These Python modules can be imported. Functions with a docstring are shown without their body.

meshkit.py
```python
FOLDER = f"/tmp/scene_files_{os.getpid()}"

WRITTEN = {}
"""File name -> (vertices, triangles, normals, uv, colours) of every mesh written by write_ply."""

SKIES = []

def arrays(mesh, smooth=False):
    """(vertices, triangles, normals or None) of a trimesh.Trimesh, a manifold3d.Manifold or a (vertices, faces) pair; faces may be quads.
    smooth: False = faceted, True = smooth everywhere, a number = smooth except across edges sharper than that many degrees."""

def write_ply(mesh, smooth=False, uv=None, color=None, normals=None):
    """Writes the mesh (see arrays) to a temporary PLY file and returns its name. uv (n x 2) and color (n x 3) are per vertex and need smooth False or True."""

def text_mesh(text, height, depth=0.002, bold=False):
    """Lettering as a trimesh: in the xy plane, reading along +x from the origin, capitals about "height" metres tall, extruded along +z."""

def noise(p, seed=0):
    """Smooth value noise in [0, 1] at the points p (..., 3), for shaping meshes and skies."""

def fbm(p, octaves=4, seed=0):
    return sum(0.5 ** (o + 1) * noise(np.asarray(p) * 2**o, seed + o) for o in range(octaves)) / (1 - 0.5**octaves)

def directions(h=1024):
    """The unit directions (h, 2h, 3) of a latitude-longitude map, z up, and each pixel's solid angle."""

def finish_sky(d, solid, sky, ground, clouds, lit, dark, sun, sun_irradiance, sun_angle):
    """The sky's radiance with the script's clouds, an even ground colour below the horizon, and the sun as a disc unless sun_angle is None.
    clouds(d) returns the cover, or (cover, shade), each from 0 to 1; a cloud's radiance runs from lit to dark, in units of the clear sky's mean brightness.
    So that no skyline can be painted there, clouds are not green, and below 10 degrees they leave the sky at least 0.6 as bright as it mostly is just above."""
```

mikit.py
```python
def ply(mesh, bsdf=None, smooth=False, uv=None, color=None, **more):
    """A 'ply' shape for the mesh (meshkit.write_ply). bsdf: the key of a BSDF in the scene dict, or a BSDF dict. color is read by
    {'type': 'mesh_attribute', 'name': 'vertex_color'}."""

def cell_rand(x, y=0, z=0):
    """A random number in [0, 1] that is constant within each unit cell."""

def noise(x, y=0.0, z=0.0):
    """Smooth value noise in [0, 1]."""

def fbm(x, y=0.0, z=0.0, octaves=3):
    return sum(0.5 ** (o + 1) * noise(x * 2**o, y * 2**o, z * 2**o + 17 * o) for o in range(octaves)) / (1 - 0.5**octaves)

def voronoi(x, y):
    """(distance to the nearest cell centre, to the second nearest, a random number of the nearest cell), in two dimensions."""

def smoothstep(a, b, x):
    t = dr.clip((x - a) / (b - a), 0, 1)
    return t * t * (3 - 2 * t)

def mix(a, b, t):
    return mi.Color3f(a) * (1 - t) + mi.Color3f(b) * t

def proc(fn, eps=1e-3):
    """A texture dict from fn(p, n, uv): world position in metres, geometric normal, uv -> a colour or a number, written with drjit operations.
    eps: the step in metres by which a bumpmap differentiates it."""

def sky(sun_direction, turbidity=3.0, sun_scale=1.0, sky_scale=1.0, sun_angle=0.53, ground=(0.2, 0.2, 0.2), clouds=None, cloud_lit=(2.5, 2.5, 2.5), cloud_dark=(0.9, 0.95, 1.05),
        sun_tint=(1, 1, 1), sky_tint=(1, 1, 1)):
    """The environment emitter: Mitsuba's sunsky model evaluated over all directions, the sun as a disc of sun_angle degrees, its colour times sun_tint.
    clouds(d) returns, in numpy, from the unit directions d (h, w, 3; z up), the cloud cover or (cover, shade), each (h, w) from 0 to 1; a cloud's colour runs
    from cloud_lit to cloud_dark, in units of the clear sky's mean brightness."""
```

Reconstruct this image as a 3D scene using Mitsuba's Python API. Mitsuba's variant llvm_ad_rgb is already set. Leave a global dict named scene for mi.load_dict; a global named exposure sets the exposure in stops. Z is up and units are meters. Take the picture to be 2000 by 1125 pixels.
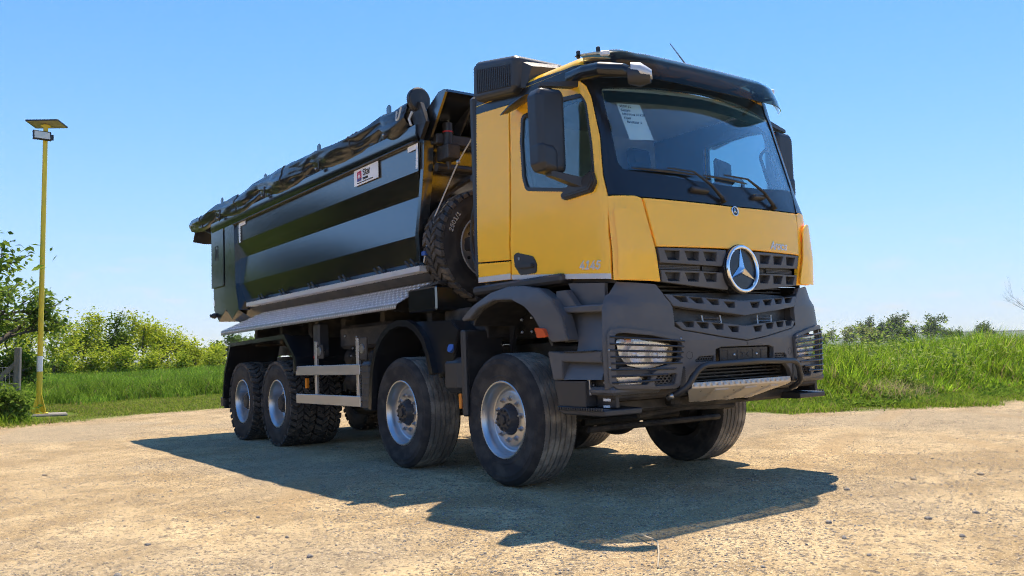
import math, random
import numpy as np
import drjit as dr
import trimesh
import mitsuba as mi
import manifold3d as m3
from shapely.geometry import Polygon, LineString, Point, box as sbox
from shapely.ops import unary_union
from shapely import affinity
import mikit, meshkit
from mikit import noise, fbm, voronoi, cell_rand, smoothstep, mix

T = mi.ScalarTransform4f
scene, labels = {}, {}

# ---------------------------------------------------------------- camera, sky, exposure
def _frame(yaw, pitch, roll):
    f = np.array([math.cos(pitch)*math.cos(yaw), math.cos(pitch)*math.sin(yaw), math.sin(pitch)])
    r = np.cross(f, [0, 0, 1]); r /= np.linalg.norm(r); u = np.cross(r, f)
    c, s = math.cos(roll), math.sin(roll)
    return np.stack([f, c*r + s*u, c*u - s*r], 1)
EYE = np.array([5.68607715, -5.11971531, 1.04007718])
VIEW = _frame(2.51885816, 0.0782955, -0.0183)          # against gravity
# the yard falls about one degree to the camera's left; the truck stands square to the yard
TILT = VIEW @ _frame(2.51885816, 0.0782955, -0.03661).T
scene['camera'] = dict(type='perspective', fov=2*math.degrees(math.atan(1000/1674.14)), fov_axis='x', near_clip=0.05, far_clip=30000,
                       to_world=T().look_at(origin=EYE.tolist(), target=(EYE + VIEW[:, 0]).tolist(), up=VIEW[:, 2].tolist()))
SUN = TILT @ np.array([-0.28, 0.33, 1.0])
def cirrus(d):
    az = np.degrees(np.arctan2(d[..., 1], d[..., 0])); el = np.degrees(np.arcsin(np.clip(d[..., 2], -1, 1)))
    n = meshkit.fbm(np.stack([az*0.35, el*1.6, az*0], -1), 5, 3)
    low = np.clip((n - 0.60)/0.2, 0, 1)*np.clip((el - 0.3)/1.5, 0, 1)*np.clip((9 - el)/6, 0, 1)
    veil = 0.85*np.exp(-np.clip(el, 0, 90)/8.0)
    return np.clip(low*0.28 + veil, 0, 1)
scene['sky'] = mikit.sky(SUN, turbidity=3.0, sun_scale=0.86, sky_scale=0.92, sky_tint=(0.37, 0.77, 1.06), clouds=cirrus, cloud_lit=(1.70, 1.70, 1.68), cloud_dark=(1.2, 1.25, 1.3))
exposure = 2.65

# ---------------------------------------------------------------- helpers
def truck(p):
    """truck frame (x forward, y to the truck's left, z up from the yard) to the world"""
    return EYE + (np.asarray(p, float) - EYE) @ TILT.T
def arr(m):
    if hasattr(m, 'to_mesh'):
        q = m.to_mesh(); return np.array(q.vert_properties[:, :3], float), np.array(q.tri_verts, int)
    if isinstance(m, trimesh.Trimesh): return np.array(m.vertices), np.array(m.faces)
    v, f = np.asarray(m[0], float), np.asarray(m[1], int)
    if f.shape[1] == 4: f = np.vstack([f[:, [0, 1, 2]], f[:, [0, 2, 3]]])
    return v, f
def cat(*ms):
    vs, fs, n = [], [], 0
    for m in ms:
        v, f = arr(m); vs.append(v); fs.append(f + n); n += len(v)
    return np.vstack(vs), np.vstack(fs)
def mir(m):
    v, f = arr(m); return v*[1, -1, 1], f[:, ::-1]
def mv(m, d=(0, 0, 0), rot=None):
    v, f = arr(m)
    if rot is not None: v = v @ np.asarray(rot).T
    return v + np.asarray(d, float), f
def rx(a): c, s = math.cos(math.radians(a)), math.sin(math.radians(a)); return np.array([[1, 0, 0], [0, c, -s], [0, s, c]])
def ry(a): c, s = math.cos(math.radians(a)), math.sin(math.radians(a)); return np.array([[c, 0, s], [0, 1, 0], [-s, 0, c]])
def rz(a): c, s = math.cos(math.radians(a)), math.sin(math.radians(a)); return np.array([[c, -s, 0], [s, c, 0], [0, 0, 1]])
def hull(pts): 
    h = trimesh.convex.convex_hull(np.asarray(pts, float)); return np.array(h.vertices), np.array(h.faces)
def bx(x0, x1, y0, y1, z0, z1, c=0.008):
    c = min(c, (x1-x0)*.45, (y1-y0)*.45, (z1-z0)*.45)
    p = []
    for a, b, e in ((0, c, c), (c, 0, c), (c, c, 0)):
        for x in (x0+a, x1-a):
            for y in (y0+b, y1-b):
                for z in (z0+e, z1-e): p.append((x, y, z))
    return hull(p)
def rings(poly):
    out = []
    for g in getattr(poly, 'geoms', [poly]):
        if g.is_empty or g.geom_type != 'Polygon': continue
        out.append(np.array(g.exterior.coords)[:-1]); out += [np.array(i.coords)[:-1] for i in g.interiors]
    return out
def slab(poly, t0, t1, fn=None, L=0.06, c=0.0):
    """solid over the flat outline poly (u, v), from depth t0 to t1, its edge chamfered by c on the t1 side, bent by fn(u, v, t)"""
    if not hasattr(poly, 'geom_type'): poly = Polygon(poly)
    poly = poly.buffer(0)
    if c and poly.area > .985*poly.convex_hull.area and c > .01:
        pts = [(x, y, t0) for x, y in poly.exterior.coords]
        for k in range(7):
            q = poly.buffer(-c*(1-math.cos(k*math.pi/12)), join_style=2)
            if q.is_empty or q.geom_type != 'Polygon': break
            pts += [(x, y, t1-c+c*math.sin(k*math.pi/12)) for x, y in q.exterior.coords]
        m = m3.Manifold.hull_points(np.array(pts))
    elif c:
        a = m3.Manifold.extrude(m3.CrossSection(rings(poly), m3.FillRule.EvenOdd), t1 - c - t0).translate([0, 0, t0])
        lay = [a]
        for k in range(1, 4):
            q = poly.buffer(-c*(1-math.cos(k*math.pi/6)))
            if q.is_empty: break
            lay.append(m3.Manifold.extrude(m3.CrossSection(rings(q), m3.FillRule.EvenOdd), c*math.sin(k*math.pi/6)*1.0 + .0).translate([0, 0, t1-c]))
        m = m3.Manifold.batch_boolean(lay, m3.OpType.Add)
    else:
        m = m3.Manifold.extrude(m3.CrossSection(rings(poly), m3.FillRule.EvenOdd), t1 - t0).translate([0, 0, t0])
    if fn is None: return arr(m)
    v, f = arr(m.refine_to_length(L))
    return fn(v[:, 0], v[:, 1], v[:, 2]), f
def onY(y0):      # outline in (x, z) on the truck's right side; t outward (towards -y)
    return lambda u, v, t: np.stack([u, y0 - t, v], 1)
def onX(x0):      # outline in (y, z); t forward
    return lambda u, v, t: np.stack([x0 + t, u, v], 1)
def onZ(z0):
    return lambda u, v, t: np.stack([u, v, z0 + t], 1)
def rpoly(pts, r=0.03):
    p = Polygon(pts).buffer(0); q = p.buffer(-r, join_style=1).buffer(r, join_style=1, quad_segs=6)
    return q if not q.is_empty else p
def rect(x0, z0, x1, z1, r=0.0):
    p = sbox(x0, z0, x1, z1)
    return p.buffer(-r).buffer(r, quad_segs=5) if r else p
def tube(pts, r, n=10, closed=False, cap=True):
    p = np.asarray(pts, float); m = len(p)
    t = (np.roll(p, -1, 0) - np.roll(p, 1, 0)) if closed else np.gradient(p, axis=0)
    t /= np.linalg.norm(t, axis=1, keepdims=True) + 1e-12
    a = np.cross(t[0], [0, 0, 1.] if abs(t[0][2]) < .9 else [1., 0, 0]); a /= np.linalg.norm(a)
    A = []
    for k in range(m):
        a = a - t[k]*(a @ t[k]); a /= np.linalg.norm(a) + 1e-12; A.append(a)
    A = np.array(A); B = np.cross(t, A); ang = np.arange(n)*2*np.pi/n
    rr = np.broadcast_to(np.asarray(r, float), (m,))
    v = p[:, None] + rr[:, None, None]*(np.cos(ang)[None, :, None]*A[:, None] + np.sin(ang)[None, :, None]*B[:, None])
    k = m if closed else m - 1
    i, j = np.meshgrid(np.arange(k), np.arange(n), indexing='ij'); i2 = (i+1) % m; j2 = (j+1) % n
    q = np.stack([i*n+j, i*n+j2, i2*n+j2, i2*n+j], -1).reshape(-1, 4)
    f = np.vstack([q[:, [0, 1, 2]], q[:, [0, 2, 3]]]); v = v.reshape(-1, 3)
    if cap and not closed:
        v = np.vstack([v, p[:1], p[-1:]]); J = np.arange(n)
        f = np.vstack([f, np.stack([J*0+m*n, (J+1) % n, J], 1), np.stack([J*0+m*n+1, (m-1)*n+J, (m-1)*n+(J+1) % n], 1)])
    return v, f
def bend(pts, r=.06, n=5):
    """polyline with rounded corners"""
    p = [np.asarray(q, float) for q in pts]; out = [p[0]]
    for a, b, c in zip(p[:-2], p[1:-1], p[2:]):
        d1, d2 = a-b, c-b; l = min(r, np.linalg.norm(d1)*.45, np.linalg.norm(d2)*.45)
        s, e = b + d1/np.linalg.norm(d1)*l, b + d2/np.linalg.norm(d2)*l
        for k in range(n+1):
            w = k/n; out.append((1-w)**2*s + 2*w*(1-w)*b + w*w*e)
    return np.array(out + [p[-1]])
def lathe(prof, n=64, axis='y', close=True):
    """profile (radius, along) turned about the axis"""
    p = np.asarray(prof, float); a = np.arange(n)*2*np.pi/n; m = len(p)
    R, H = p[:, 0][:, None], p[:, 1][:, None] + 0*a[None]
    X, Z = R*np.cos(a)[None], R*np.sin(a)[None]
    v = np.stack({'y': [X, H, Z], 'x': [H, X, Z], 'z': [X, Z, H]}[axis], -1).reshape(-1, 3)
    i, j = np.meshgrid(np.arange(m-1), np.arange(n), indexing='ij'); j2 = (j+1) % n
    q = np.stack([i*n+j, i*n+j2, (i+1)*n+j2, (i+1)*n+j], -1).reshape(-1, 4)
    f = np.vstack([q[:, [0, 1, 2]], q[:, [0, 2, 3]]])
    tm = trimesh.Trimesh(v, f, process=False)
    if axis == 'y': f = f[:, ::-1] if False else f
    return v, f
def cyl(p0, p1, r, n=16, r1=None):
    return tube([p0, p1], [r, r if r1 is None else r1], n)
def sheet(pts):
    """a grid of points (m, n, 3) as a surface"""
    p = np.asarray(pts, float); m, n = p.shape[:2]
    i, j = np.meshgrid(np.arange(m-1), np.arange(n-1), indexing='ij')
    q = np.stack([i*n+j, (i+1)*n+j, (i+1)*n+j+1, i*n+j+1], -1).reshape(-1, 4)
    return p.reshape(-1, 3), np.vstack([q[:, [0, 1, 2]], q[:, [0, 2, 3]]])
def thick(pts, d):
    """a grid of points as a solid sheet of thickness d (against its normals)"""
    p = np.asarray(pts, float); m, n = p.shape[:2]
    du, dv = np.gradient(p, axis=0), np.gradient(p, axis=1); nn = np.cross(du, dv); nn /= np.linalg.norm(nn, axis=2, keepdims=True) + 1e-12
    q = p - nn*d; v, f = sheet(p); w, g = sheet(q); k = m*n; idx = np.arange(k).reshape(m, n)
    ring = np.concatenate([idx[:, 0], idx[-1, 1:], idx[::-1, -1][1:], idx[0, ::-1][1:]])
    a, b = ring[:-1], ring[1:]
    return np.vstack([v, w]), np.vstack([f, g[:, ::-1] + k, np.stack([a, a+k, b+k], 1), np.stack([a, b+k, b], 1)])
def text(s, h, depth=.003, bold=True): return arr(meshkit.text_mesh(s, h, depth, bold))
used = {}
def nk(base):
    used[base] = used.get(base, -1) + 1
    return base if used[base] == 0 else '%s_%03d' % (base, used[base])
def put(key, mesh, mat, label=None, cat_=None, group=None, kind=None, smooth=30, tr=True, **kw):
    key = nk(key); v, f = arr(mesh)
    if tr: v = truck(v)
    scene[key] = mikit.ply(trimesh.Trimesh(v, f, process=False) if smooth is not False else (v, f), mat, smooth=smooth, **kw)
    tag(key, label, cat_, group, kind); return key
def each(key, ms, mat, **kw):
    for m in ms: put(key, m, mat, **kw)
def tag(key, label=None, cat_=None, group=None, kind=None):
    d = {k: x for k, x in (('label', label), ('category', cat_), ('group', group), ('kind', kind)) if x}
    if d: labels.setdefault(key, {}).update(d)
    return key
# ---------------------------------------------------------------- the cab's skin: u runs along the right side, round the corner to the middle of the front; v is the height
Zc = [1.10, 1.45, 1.75, 2.12, 2.28, 3.00, 3.25]
XS, XC, HC, XD, WW = [1.22, 1.22, 1.22, 1.20, 1.15, 0.97, 0.92], [1.40, 1.41, 1.43, 1.385, 1.30, 1.11, 1.05], [.80, .80, .81, .86, .95, .91, .90], [1.46, 1.47, 1.49, 1.46, 1.42, 1.24, 1.18], [1.12, 1.12, 1.12, 1.12, 1.115, 1.09, 1.08]
U1, U2, U3 = 1.60, 2.05, 2.90
def skin0(u, v):
    u, v = np.asarray(u, float), np.asarray(v, float)
    xs, xc, hc, xd, w = (np.interp(v, Zc, q) for q in (XS, XC, HC, XD, WW))
    a = np.clip(u/U1, -9, 1); x = -.37 + a*(xs + .37); y = -w
    b = np.clip((u-U1)/(U2-U1), 0, 1)
    sl = 2*(xd-xc)/hc                                   # slope dx/d|y| of the front parabola at its edge
    k = .62*(xc - xs); kc = .55*(w - hc)
    c0x, c0y, c1x, c1y, c2x, c2y, c3x, c3y = xs, -w, xs + k, -w, xc - sl*kc, -hc - kc, xc, -hc
    bxx = (1-b)**3*c0x + 3*(1-b)**2*b*c1x + 3*(1-b)*b*b*c2x + b**3*c3x
    byy = (1-b)**3*c0y + 3*(1-b)**2*b*c1y + 3*(1-b)*b*b*c2y + b**3*c3y
    e = np.clip((u-U2)/(U3-U2), 0, 2); yf = -hc*(1-e); xf = xd - (xd-xc)*(1-e)**2
    x = np.where(u > U2, xf, np.where(u > U1, bxx, x)); y = np.where(u > U2, yf, np.where(u > U1, byy, y))
    return np.stack([x, y, v], -1)
def skin(u, v, t=0.0, S=None):
    S = S or skin0; h = 1e-3
    p = S(u, v); n = np.cross(S(np.asarray(u)+h, v) - S(np.asarray(u)-h, v), S(u, np.asarray(v)+h) - S(u, np.asarray(v)-h))
    n /= np.linalg.norm(n, axis=-1, keepdims=True) + 1e-12
    return p + n*np.asarray(t)[..., None]
# the bumper's skin, the same way: u 0 at its rear edge on the side
Zb = [.70, .80, 1.10, 1.36, 1.42, 1.56]
BW, BX, BC, BH, BD = [1.20, 1.23, 1.24, 1.21, 1.16, 1.10], [1.20, 1.22, 1.22, 1.20, 1.18, 1.16], [1.40, 1.44, 1.455, 1.44, 1.425, 1.41], [.66, .66, .66, .70, .74, .78], [1.46, 1.50, 1.52, 1.495, 1.475, 1.46]
V1, V2, V3 = .30, .85, 1.52
def bskin0(u, v):
    u, v = np.asarray(u, float), np.asarray(v, float)
    w, xs, xc, hc, xd = (np.interp(v, Zb, q) for q in (BW, BX, BC, BH, BD))
    x = xs - (V1-u); y = -w
    b = np.clip((u-V1)/(V2-V1), 0, 1); sl = 2*(xd-xc)/hc; k = .6*(xc-xs); kc = .45*(w-hc)
    bxx = (1-b)**3*xs + 3*(1-b)**2*b*(xs+k) + 3*(1-b)*b*b*(xc-sl*kc) + b**3*xc
    byy = -(1-b)**3*w - 3*(1-b)**2*b*w - 3*(1-b)*b*b*(hc+kc) - b**3*hc
    e = np.clip((u-V2)/(V3-V2), 0, 2); yf = -hc*(1-e); xf = xd - (xd-xc)*(1-e)**2
    return np.stack([np.where(u > V2, xf, np.where(u > V1, bxx, x)), np.where(u > V2, yf, np.where(u > V1, byy, y)), v], -1)
def bskin(u, v, t=0.0): return skin(u, v, t, bskin0)
# ---------------------------------------------------------------- materials
def mat(key, **kw):
    scene[key] = {'type': 'twosided', 'bsdf': {'type': 'principled', **{k: ({'type': 'rgb', 'value': list(v)} if isinstance(v, tuple) else v) for k, v in kw.items()}}}
    return key
def dusty(base, dust, amount, sc=6.0, fine=90.0):
    def fn(p, n, uv):
        a = fbm(p.x*sc, p.y*sc, p.z*sc, 4); b = noise(p.x*fine, p.y*fine, p.z*fine)
        w = smoothstep(0.35, 0.75, a)*amount + (b - 0.5)*amount*0.35
        return mix(base, dust, dr.clip(w, 0, 1))
    return mikit.proc(fn)
def rough(lo, hi, sc=5.0):
    return mikit.proc(lambda p, n, uv: lo + (hi - lo)*fbm(p.x*sc, p.y*sc, p.z*sc, 3))
mat('yellow_paint', base_color=(0.98, 0.535, 0.030), roughness=0.26, specular=0.5, clearcoat=1.0, clearcoat_gloss=0.97)
scene['black_paint'] = {'type': 'twosided', 'bsdf': {'type': 'roughplastic', 'diffuse_reflectance': {'type': 'rgb', 'value': [.008, .009, .010]}, 'int_ior': 2.6, 'alpha': .03, 'distribution': 'ggx'}}
mat('satin_black', base_color=dusty((0.018, 0.018, 0.020), (0.065, 0.058, 0.05), 0.4), roughness=0.42, specular=0.5)
mat('gloss_black', base_color=(0.012, 0.013, 0.016), roughness=0.22, specular=0.6)
mat('grey_plastic', base_color=dusty((0.080, 0.082, 0.090), (0.125, 0.118, 0.11), 0.4), roughness=0.46, specular=0.5)
mat('dark_plastic', base_color=(0.032, 0.033, 0.037), roughness=0.42, specular=0.5)
mat('chassis_black', base_color=dusty((0.020, 0.019, 0.019), (0.10, 0.083, 0.063), 0.6), roughness=0.6, specular=0.4)
mat('rubber', base_color=dusty((0.022, 0.021, 0.022), (0.075, 0.066, 0.055), 0.45, 7), roughness=0.72, specular=0.35)
mat('tread_rubber', base_color=dusty((0.14, 0.128, 0.115), (0.34, 0.30, 0.245), 0.95, 9), roughness=0.85, specular=0.3)
mat('tarp', base_color=(0.014, 0.0145, 0.017), roughness=0.26, specular=0.6)
mat('rim_silver', base_color=(0.56, 0.57, 0.59), roughness=rough(0.22, 0.42), metallic=0.9, specular=0.5)
mat('aluminium', base_color=(0.62, 0.61, 0.60), roughness=rough(0.3, 0.45, 12), metallic=0.8, specular=0.5)
mat('plate_alu', base_color=(0.44, 0.46, 0.50), roughness=rough(0.25, 0.42, 9), metallic=0.85, specular=0.5)
mat('plate_bump', base_color=(0.85, 0.86, 0.88), roughness=0.3, metallic=0.6, specular=0.5)
mat('skid_alu', base_color=(0.62, 0.56, 0.48), roughness=rough(0.38, 0.55, 9), metallic=0.55, specular=0.5)
mat('silver_band', base_color=(0.62, 0.62, 0.62), roughness=0.35, metallic=0.3)
mat('spare_rim', base_color=(.36, .36, .36), roughness=.5, metallic=.2)
mat('chrome', base_color=(0.86, 0.87, 0.89), roughness=0.08, metallic=1.0)
mat('steel', base_color=(0.42, 0.42, 0.43), roughness=0.35, metallic=0.9)
mat('white_paint', base_color=(0.78, 0.78, 0.78), roughness=0.5)
mat('paper', base_color=(0.80, 0.82, 0.80), roughness=0.8)
mat('ink', base_color=(0.02, 0.02, 0.025), roughness=0.8)
mat('ink_red', base_color=(0.45, 0.03, 0.06), roughness=0.5)
mat('ink_blue', base_color=(0.05, 0.05, 0.2), roughness=0.5)
mat('amber', base_color=(0.75, 0.22, 0.015), roughness=0.25, specular=0.6)
mat('amber_red', base_color=(0.62, 0.10, 0.03), roughness=0.25, specular=0.6)
mat('blue_plastic', base_color=(0.03, 0.09, 0.35), roughness=0.4)
mat('red_plastic', base_color=(0.5, 0.02, 0.02), roughness=0.4)
mat('cab_trim', base_color=(0.58, 0.58, 0.60), roughness=0.8)
mat('cab_dark', base_color=(0.035, 0.036, 0.04), roughness=0.7)
mat('seat_cloth', base_color=(0.030, 0.032, 0.038), roughness=0.9)
mat('lamp_reflector', base_color=(0.90, 0.91, 0.93), roughness=0.16, metallic=0.6)
mat('mirror_glass', base_color=(0.8, 0.8, 0.82), roughness=0.03, metallic=1.0)
scene['window_glass'] = {'type': 'thindielectric', 'int_ior': 1.5, 'specular_transmittance': {'type': 'rgb', 'value': [0.62, 0.76, 0.78]}}
scene['screen_glass'] = {'type': 'thindielectric', 'int_ior': 1.5, 'specular_transmittance': {'type': 'rgb', 'value': [0.82, 0.90, 0.92]}}
scene['smoked_glass'] = {'type': 'thindielectric', 'int_ior': 1.5, 'specular_transmittance': {'type': 'rgb', 'value': [0.30, 0.30, 0.27]}}
scene['lamp_glass'] = {'type': 'thindielectric', 'int_ior': 1.45, 'specular_transmittance': {'type': 'rgb', 'value': [0.95, 0.96, 0.97]}}
# ---------------------------------------------------------------- the truck: wheels
D = 'dump_truck'
tag(D, 'yellow cabbed four axle dump truck with a black tipper body, parked on the gravel yard', 'dump truck')
AX = [0.0, -1.70, -5.0, -6.35]
def steer_tyre(R=.53, hw=.19):
    side = [(.292, -.150), (.300, -.172), (.318, -.180), (.345, -.183), (.350, -.186), (.356, -.183), (.40, -.191), (.44, -.1935), (.446, -.197), (.452, -.1935), (.478, -.189), (.484, -.191), (.490, -.184), (.506, -.176), (.519, -.164), (.526, -.150)]
    tr = []
    for y in (-.105, -.05, .0, .05, .105):
        tr += [(R, y-.006), (R-.013, y-.004), (R-.013, y+.004), (R, y+.006)]
    return lathe(side, 96), lathe([side[-1], (R-.002, -.140)] + tr + [(R-.002, .140), (.526, .150)], 120), lathe([(r, -y) for r, y in side[::-1]], 96)
def lug_tyre(R=.545, hw=.160):
    side = [(.292, -.120), (.300, -.140), (.320, -.149), (.36, -.156), (.366, -.159), (.372, -.157), (.43, -.161), (.47, -.158), (.50, -.148), (.518, -.138)]
    core = lathe(side + [(R-.020, -.125), (R-.020, .125)] + [(r, -y) for r, y in side[::-1]], 80)
    blocks = []
    n = 40
    def block(a0, a1, y0, y1, r0, r1, sk=0.0, slope=0.0):
        pts = []
        for a in (a0, a1):
            for y in (y0, y1):
                aa = a + sk*(y - (y0+y1)/2)
                for r, q in ((r0, 1.0), (r1 - slope*(abs(y) > .12), .90)):
                    am = (a0+a1)/2 + sk*(y - (y0+y1)/2); b = am + (aa-am)*q
                    pts.append((r*math.cos(b), y, r*math.sin(b)))
        return hull(pts)
    st = 2*math.pi/n
    for k in range(n):
        a = k*st; j = .12*st*math.sin(k*2.4)
        for s in (-1, 1):
            blocks.append(block(a + j + (s > 0)*st*.5, a + j + st*.70 + (s > 0)*st*.5, s*.082 if s > 0 else -.162, .162 if s > 0 else -.082, R-.055 if 0 else R-.045, R, .9*s, .012))
            blocks.append(block(a + (s > 0)*st*.5 + st*.25, a + st*.98 + (s > 0)*st*.5, .006 if s > 0 else -.074, .074 if s > 0 else -.006, R-.03, R, -1.6*s))
    return core, cat(*blocks)
def nuts(y, r=.1675, n=10, h=.035, a=.016):
    ms = []
    for k in range(n):
        t = k*2*math.pi/n + .2; c = np.array([r*math.cos(t), y, r*math.sin(t)])
        ms.append(tube([c + [0, .004, 0], c + [0, -h*.55, 0]], [a, a*.93], 6)); ms.append(tube([c + [0, -h*.55, 0], c + [0, -h, 0]], [a*.6, a*.55], 8))
        ms.append(lathe_at([(a*1.35, .0), (a*1.35, -.006), (a, -.008)], c))
    return cat(*ms)
def lathe_at(prof, c, n=14):
    v, f = lathe(prof, n); return v + c, f
# outer (right-hand) wheel, its outer face towards -y; y = 0 is the tyre's middle plane
S_TYRE, S_TREAD, S_IN = steer_tyre(); S_TYRE = cat(S_TYRE, S_IN)
S_RIM = lathe([(.306, -.176), (.312, -.172), (.312, -.178), (.306, -.184), (.298, -.182), (.290, -.168), (.277, -.150), (.270, -.120), (.262, -.085), (.250, -.080), (.236, -.094), (.215, -.106), (.130, -.108), (.124, -.100), (.124, -.06)], 72)
def holes_ring(y, r, n, a, b):
    return cat(*[mv(lathe([(.0, 0), (a, 0), (a, .004)], 14), (r*math.cos(t), y, r*math.sin(t))) for t in [(k+.5)*2*math.pi/n + .2 for k in range(n)]])
S_HUB = cat(lathe([(.124, -.09), (.118, -.112), (.100, -.150), (.096, -.165), (.088, -.172), (.0, -.174)], 40), *[cyl([.073*math.cos(t), -.168, .073*math.sin(t)], [.073*math.cos(t), -.185, .073*math.sin(t)], .010, 8) for t in np.arange(10)*2*math.pi/10], lathe([(.04, -.172), (.038, -.19), (.0, -.192)], 20))
S_BACK = lathe([(.285, .16), (.27, .10), (.25, -.05), (.0, -.05)], 40)
L_CORE, L_BLOCK = lug_tyre()
R_RIM = lathe([(.296, -.138), (.303, -.134), (.304, -.142), (.298, -.148), (.290, -.146), (.283, -.130), (.270, -.110), (.262, -.06), (.258, -.01), (.250, .012), (.225, .028), (.180, .032), (.135, .012), (.125, .0), (.122, .04)], 64)
R_HUB = lathe([(.124, .04), (.121, -.05), (.112, -.075), (.092, -.085), (.088, -.10), (.05, -.105), (.0, -.107)], 32)
R_BACK = lathe([(.285, .14), (.26, .13), (.0, .13)], 32)
def wheel(x, side, rear, outer=True, name='wheel'):
    w = nk(D + '__' + name); s = 1 if side == 'right' else -1
    def place(m, ang=0.0):
        m = mv(m, rot=ry(ang)); m = m if s > 0 else mir(m)
        yc = (1.0 if not rear else (1.045 if outer else .700))*(-s)
        return mv(m, (x, yc, .529 if not rear else .536))
    ang = (x*77) % 360
    if not rear:
        put(w + '__tyre', place(S_TYRE, ang), 'rubber_steer'); put(w + '__tread', place(S_TREAD, ang), 'tread_rubber', 'dusty tread of the tyre'); put(w + '__rim', place(S_RIM, ang), 'rim_silver')
        put(w + '__hub', place(S_HUB, ang), 'dark_plastic'); put(w + '__wheel_nuts', place(nuts(-.106), ang), 'steel', kind='stuff')
        put(w + '__brake_drum', place(S_BACK), 'chassis_black')
    else:
        put(w + '__tyre', place(L_CORE, ang), 'rubber'); put(w + '__tread_block', place(L_BLOCK, ang), 'rubber_lug', kind='stuff', smooth=False)
        if outer:
            put(w + '__rim', place(R_RIM, ang), 'rim_silver'); put(w + '__hub', place(R_HUB, ang), 'chassis_black')
            put(w + '__wheel_nuts', place(nuts(.028, .1675, 10, .03), ang), 'steel', kind='stuff')
        put(w + '__brake_drum', place(R_BACK), 'chassis_black')
def tread_mat(key, base, dust):
    # dust sits on the running surface: by distance from the axle line
    mat(key, base_color=dusty(base, dust, .8, 9), roughness=.8, specular=.3)
tread_mat('rubber_steer', (.026, .025, .026), (.075, .066, .056))
tread_mat('rubber_lug', (.045, .042, .040), (.13, .11, .09))
for side in ('right', 'left'):
    for x in AX[:2]: wheel(x, side, False)
    for x in AX[2:]:
        wheel(x, side, True, True); wheel(x, side, True, False)
mat('chalk', base_color=(.38, .38, .37), roughness=.9)
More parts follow.
